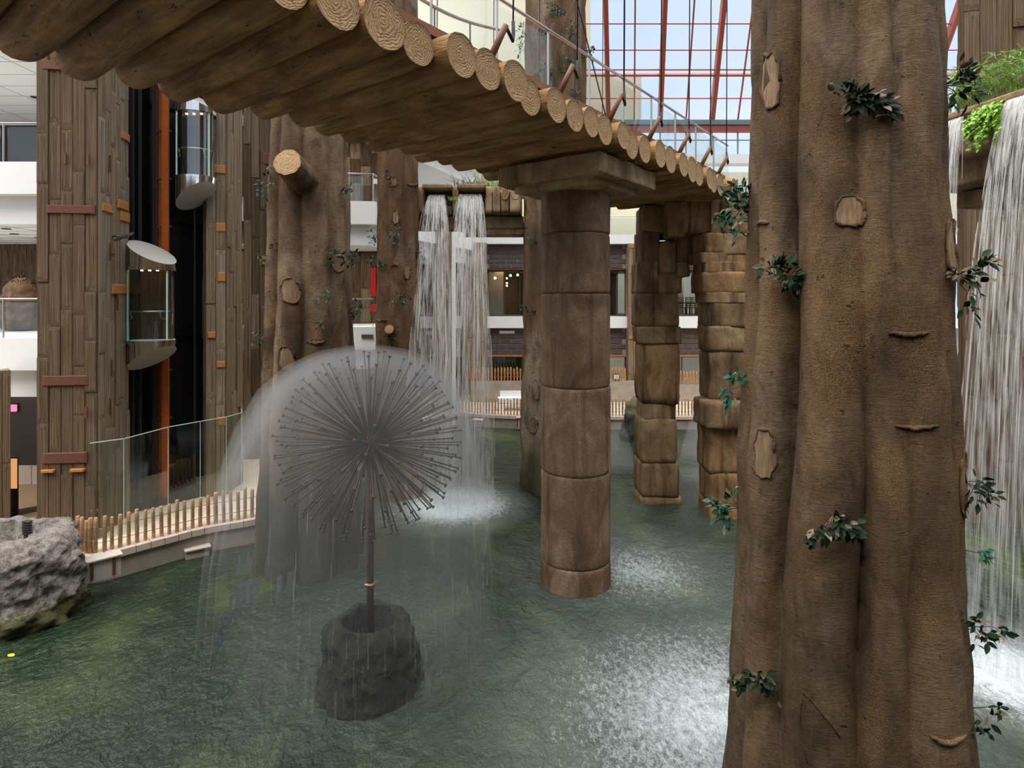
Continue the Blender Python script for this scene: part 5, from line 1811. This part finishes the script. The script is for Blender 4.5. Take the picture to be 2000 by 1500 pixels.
def waterfall(label, A, B, out, zt, vout, spread, n, rad, zend=WZ, veil=True, cat='waterfall'):
    """streams leaving the lip A-B (plan points) in direction out"""
    A, B, out = Vector((*A, 0)), Vector((*B, 0)), Vector((*out, 0)).normalized()
    side = Vector((-out.y, out.x, 0))
    t = thing('waterfall', label, cat, ((A.x + B.x) / 2, (A.y + B.y) / 2, zend))
    tf = math.sqrt(2 * (zt - zend) / 9.8)
    m = MB()
    def pos(f, v, sd, tt):
        p = A.lerp(B, f)
        return Vector((p.x, p.y, zt)) + out * (v * tt) + side * (sd * tt) + Vector((0, 0, -4.9 * tt * tt))
    for i in range(n):
        f = R(0, 1)
        v = vout * R(.6, 1.25)
        sd = (f - .5) * 2 * spread * R(.5, 1.2) * (1 if (B - A).dot(side) > 0 else -1) + R(-.12, .12)
        t0 = R(0, 1) ** 2.4 * .75 * tf if i > n * .3 else R(0, .1)
        t1 = min(tf, t0 + R(.06, .3) * tf)
        r = rad * R(.4, 1.3)
        k2 = 7
        pts = [pos(f, v, sd, lerp(t0, t1, j / k2)) for j in range(k2 + 1)]
        m.tube(pts, [r * (.35 + .65 * math.sin(PI * (j + .6) / (k2 + 1.2))) for j in range(k2 + 1)], 4, caps=False)
    o = put('stream', m.mesh('stream', 'fall', True), t)
    o['kind'] = 'stuff'
    for lay in range(2 if veil else 0):
        m = MB()
        nu, nv = 14, 22
        vs, fs = [], []
        for j in range(nv + 1):
            tt = tf * j / nv
            for i in range(nu + 1):
                f = i / nu
                sgn = (1 if (B - A).dot(side) > 0 else -1)
                p = pos(f, vout * (.85 + .3 * lay + .12 * math.sin(i * 2.3)), (f - .5) * 2 * spread * sgn, tt)
                vs.append(p)
        for j in range(nv):
            for i in range(nu):
                q = j * (nu + 1) + i
                fs.append((q, q + 1, q + nu + 2, q + nu + 1))
        o = put('veil', m.add(vs, fs).mesh('veil', 'veil', True), t)
        o['kind'] = 'stuff'
    return t


waterfall('narrower left stream pouring from the carved basin', (px2x(843), 18.75), (px2x(869), 18.75), (-.12, -1), 8.82, .75, .42, 260, .016)
waterfall('broader right stream pouring from the carved basin', (px2x(901), 18.75), (px2x(939), 18.75), (.0, -1), 8.84, .8, .36, 360, .016)

# ------------------------------------------------------------------ right-hand basin, column, plants and falls
board_column('board_column', 'broad board-marked column behind the right-hand waterfall', [(12.4, 16.2), (16.0, 15.2), (17.2, 17.0), (13.6, 17.8)], -1.1, 20, .36, ['board_brown', 'board_brown'], (0, 3), seg=(1.5, 4), th=.09)
t = thing('carved_basin', 'carved stone overflow basin beside the huge front trunk with fern and papyrus', 'basin', (9, 10.5, 7.9))
bd = Vector((.19, -.98, 0)).normalized()
bx = Vector((.98, .19, 0)).normalized()
b0 = Vector((8.33, 12.3, 0))
Rr = fr(bx, -bd, Vector((0, 0, 1)))
cc = b0 + bd * 2.4 + bx * .9
put('trough', stone_mesh((1.8, 5.0, .75), 2, 'carved', .08, .03, 12), t, T(cc.x, cc.y, 8.6) @ Rr)
cc2 = b0 + bd * 2.4 + bx * .85
put('lip', stone_mesh((1.9, 5.1, .14), 4, 'cap', .3, .02, 12), t, T(cc2.x, cc2.y, 9.02) @ Rr)
cc3 = b0 + bd * 1.9 + bx * 1.2
put('beam', stone_mesh((1.6, 4.0, .5), 6, 'carved', .1, .03, 12), t, T(cc3.x, cc3.y, 8.0) @ Rr)
put('beam', stone_mesh((1.2, 3.0, .35), 7, 'carved', .1, .03, 10), t, T(cc3.x + .3, cc3.y + .3, 7.55) @ Rr)
tuft('papyrus', 'feathery green papyrus clump growing in the basin at the upper right', tuple(b0 + bx * .8 + bd * 1.0 + Vector((0, 0, 9.05))) and ((8.95, 12.2, 9.05), (9.7, 9.8, 9.05)), 120, .95, 'grass', .55, .01, 'plant', True)
m = MB()
fl_ = P(1930, 215, 10.55)
for i in range(46):
    a = R(-.5, .5)
    b = fl_ + Vector((R(-.02, .1), R(-.35, .3), R(-.08, .1)))
    pts = [b, b + Vector((-.12, R(-.06, .06), -.02)), b + Vector((-.2 + R(-.06, .04), R(-.1, .1), -.2)), b + Vector((-.2 + R(-.08, .06), R(-.15, .15), -R(.35, .72)))]
    m.tube(pts, [.005, .004, .003, .002], 3, caps=False)
    for q in range(22):
        f = R(.25, 1)
        k2 = f * 3
        i0_ = min(2, int(k2))
        p = pts[i0_].lerp(pts[i0_ + 1], k2 - i0_)
        fm_ = leaf_frame(p, Vector((R(-.5, .2), R(-1, 1), R(-.8, .3))), Vector((-1, R(-.5, .2), .6)), R(.05, .085))
        m.add([fm_ @ Vector((v[0] * 1.6, v[1], v[2])) for v in leaf_v], leaf_f)
tag(put('maidenhair_fern', m.mesh('maidenhair_fern', 'fern', True)), 'vivid green maidenhair fern hanging over the basin lip between two falls', 'fern')
lip = lambda px: None
def lip_pt(px):
    k2 = (px - HX) / F
    # intersection of the view direction with the basin's outer edge line b0 + bd*s
    s_ = (k2 * b0.y - b0.x) / (bd.x - k2 * bd.y)
    return b0 + bd * s_
pA, pB = lip_pt(1853), lip_pt(1889)
waterfall('thin stream beside the huge front trunk falling from the fern basin', (pA.x - .05, pA.y), (pB.x - .05, pB.y), (-1, -.2), 8.95, .45, .1, 200, .01)
pA, pB = lip_pt(1978), lip_pt(2075)
waterfall('broad white curtain of water at the right border falling from the fern basin', (pA.x - .05, pA.y), (pB.x - .05, pB.y), (-1, -.2), 8.98, .62, .25, 620, .0095)
# low spray jets on the pond
def plume(label, px, py, D, r, h):
    c = P(px, py, D)
    c.z = WZ
    m = MB().lathe([(r, WZ + .03), (r * .85, WZ + h * .3), (r * .55, WZ + h * .7), (r * .2, WZ + h * .96), (.02, WZ + h)], 28, (c.x, c.y, 0))
    tag(put('spray_mist', m.mesh('plume', 'mist_plume', True)), label, 'mist', kind='stuff')
plume('white spray plume on the pond between the stacked pillars', 1374, 880, 22.0, .9, 2.3)
plume('faint spray plume on the pond right of the round column', 1205, 900, 21.0, .7, 1.9)
plume('spray cloud where the double waterfall hits the pond', 905, 975, 17.6, 1.3, .8)
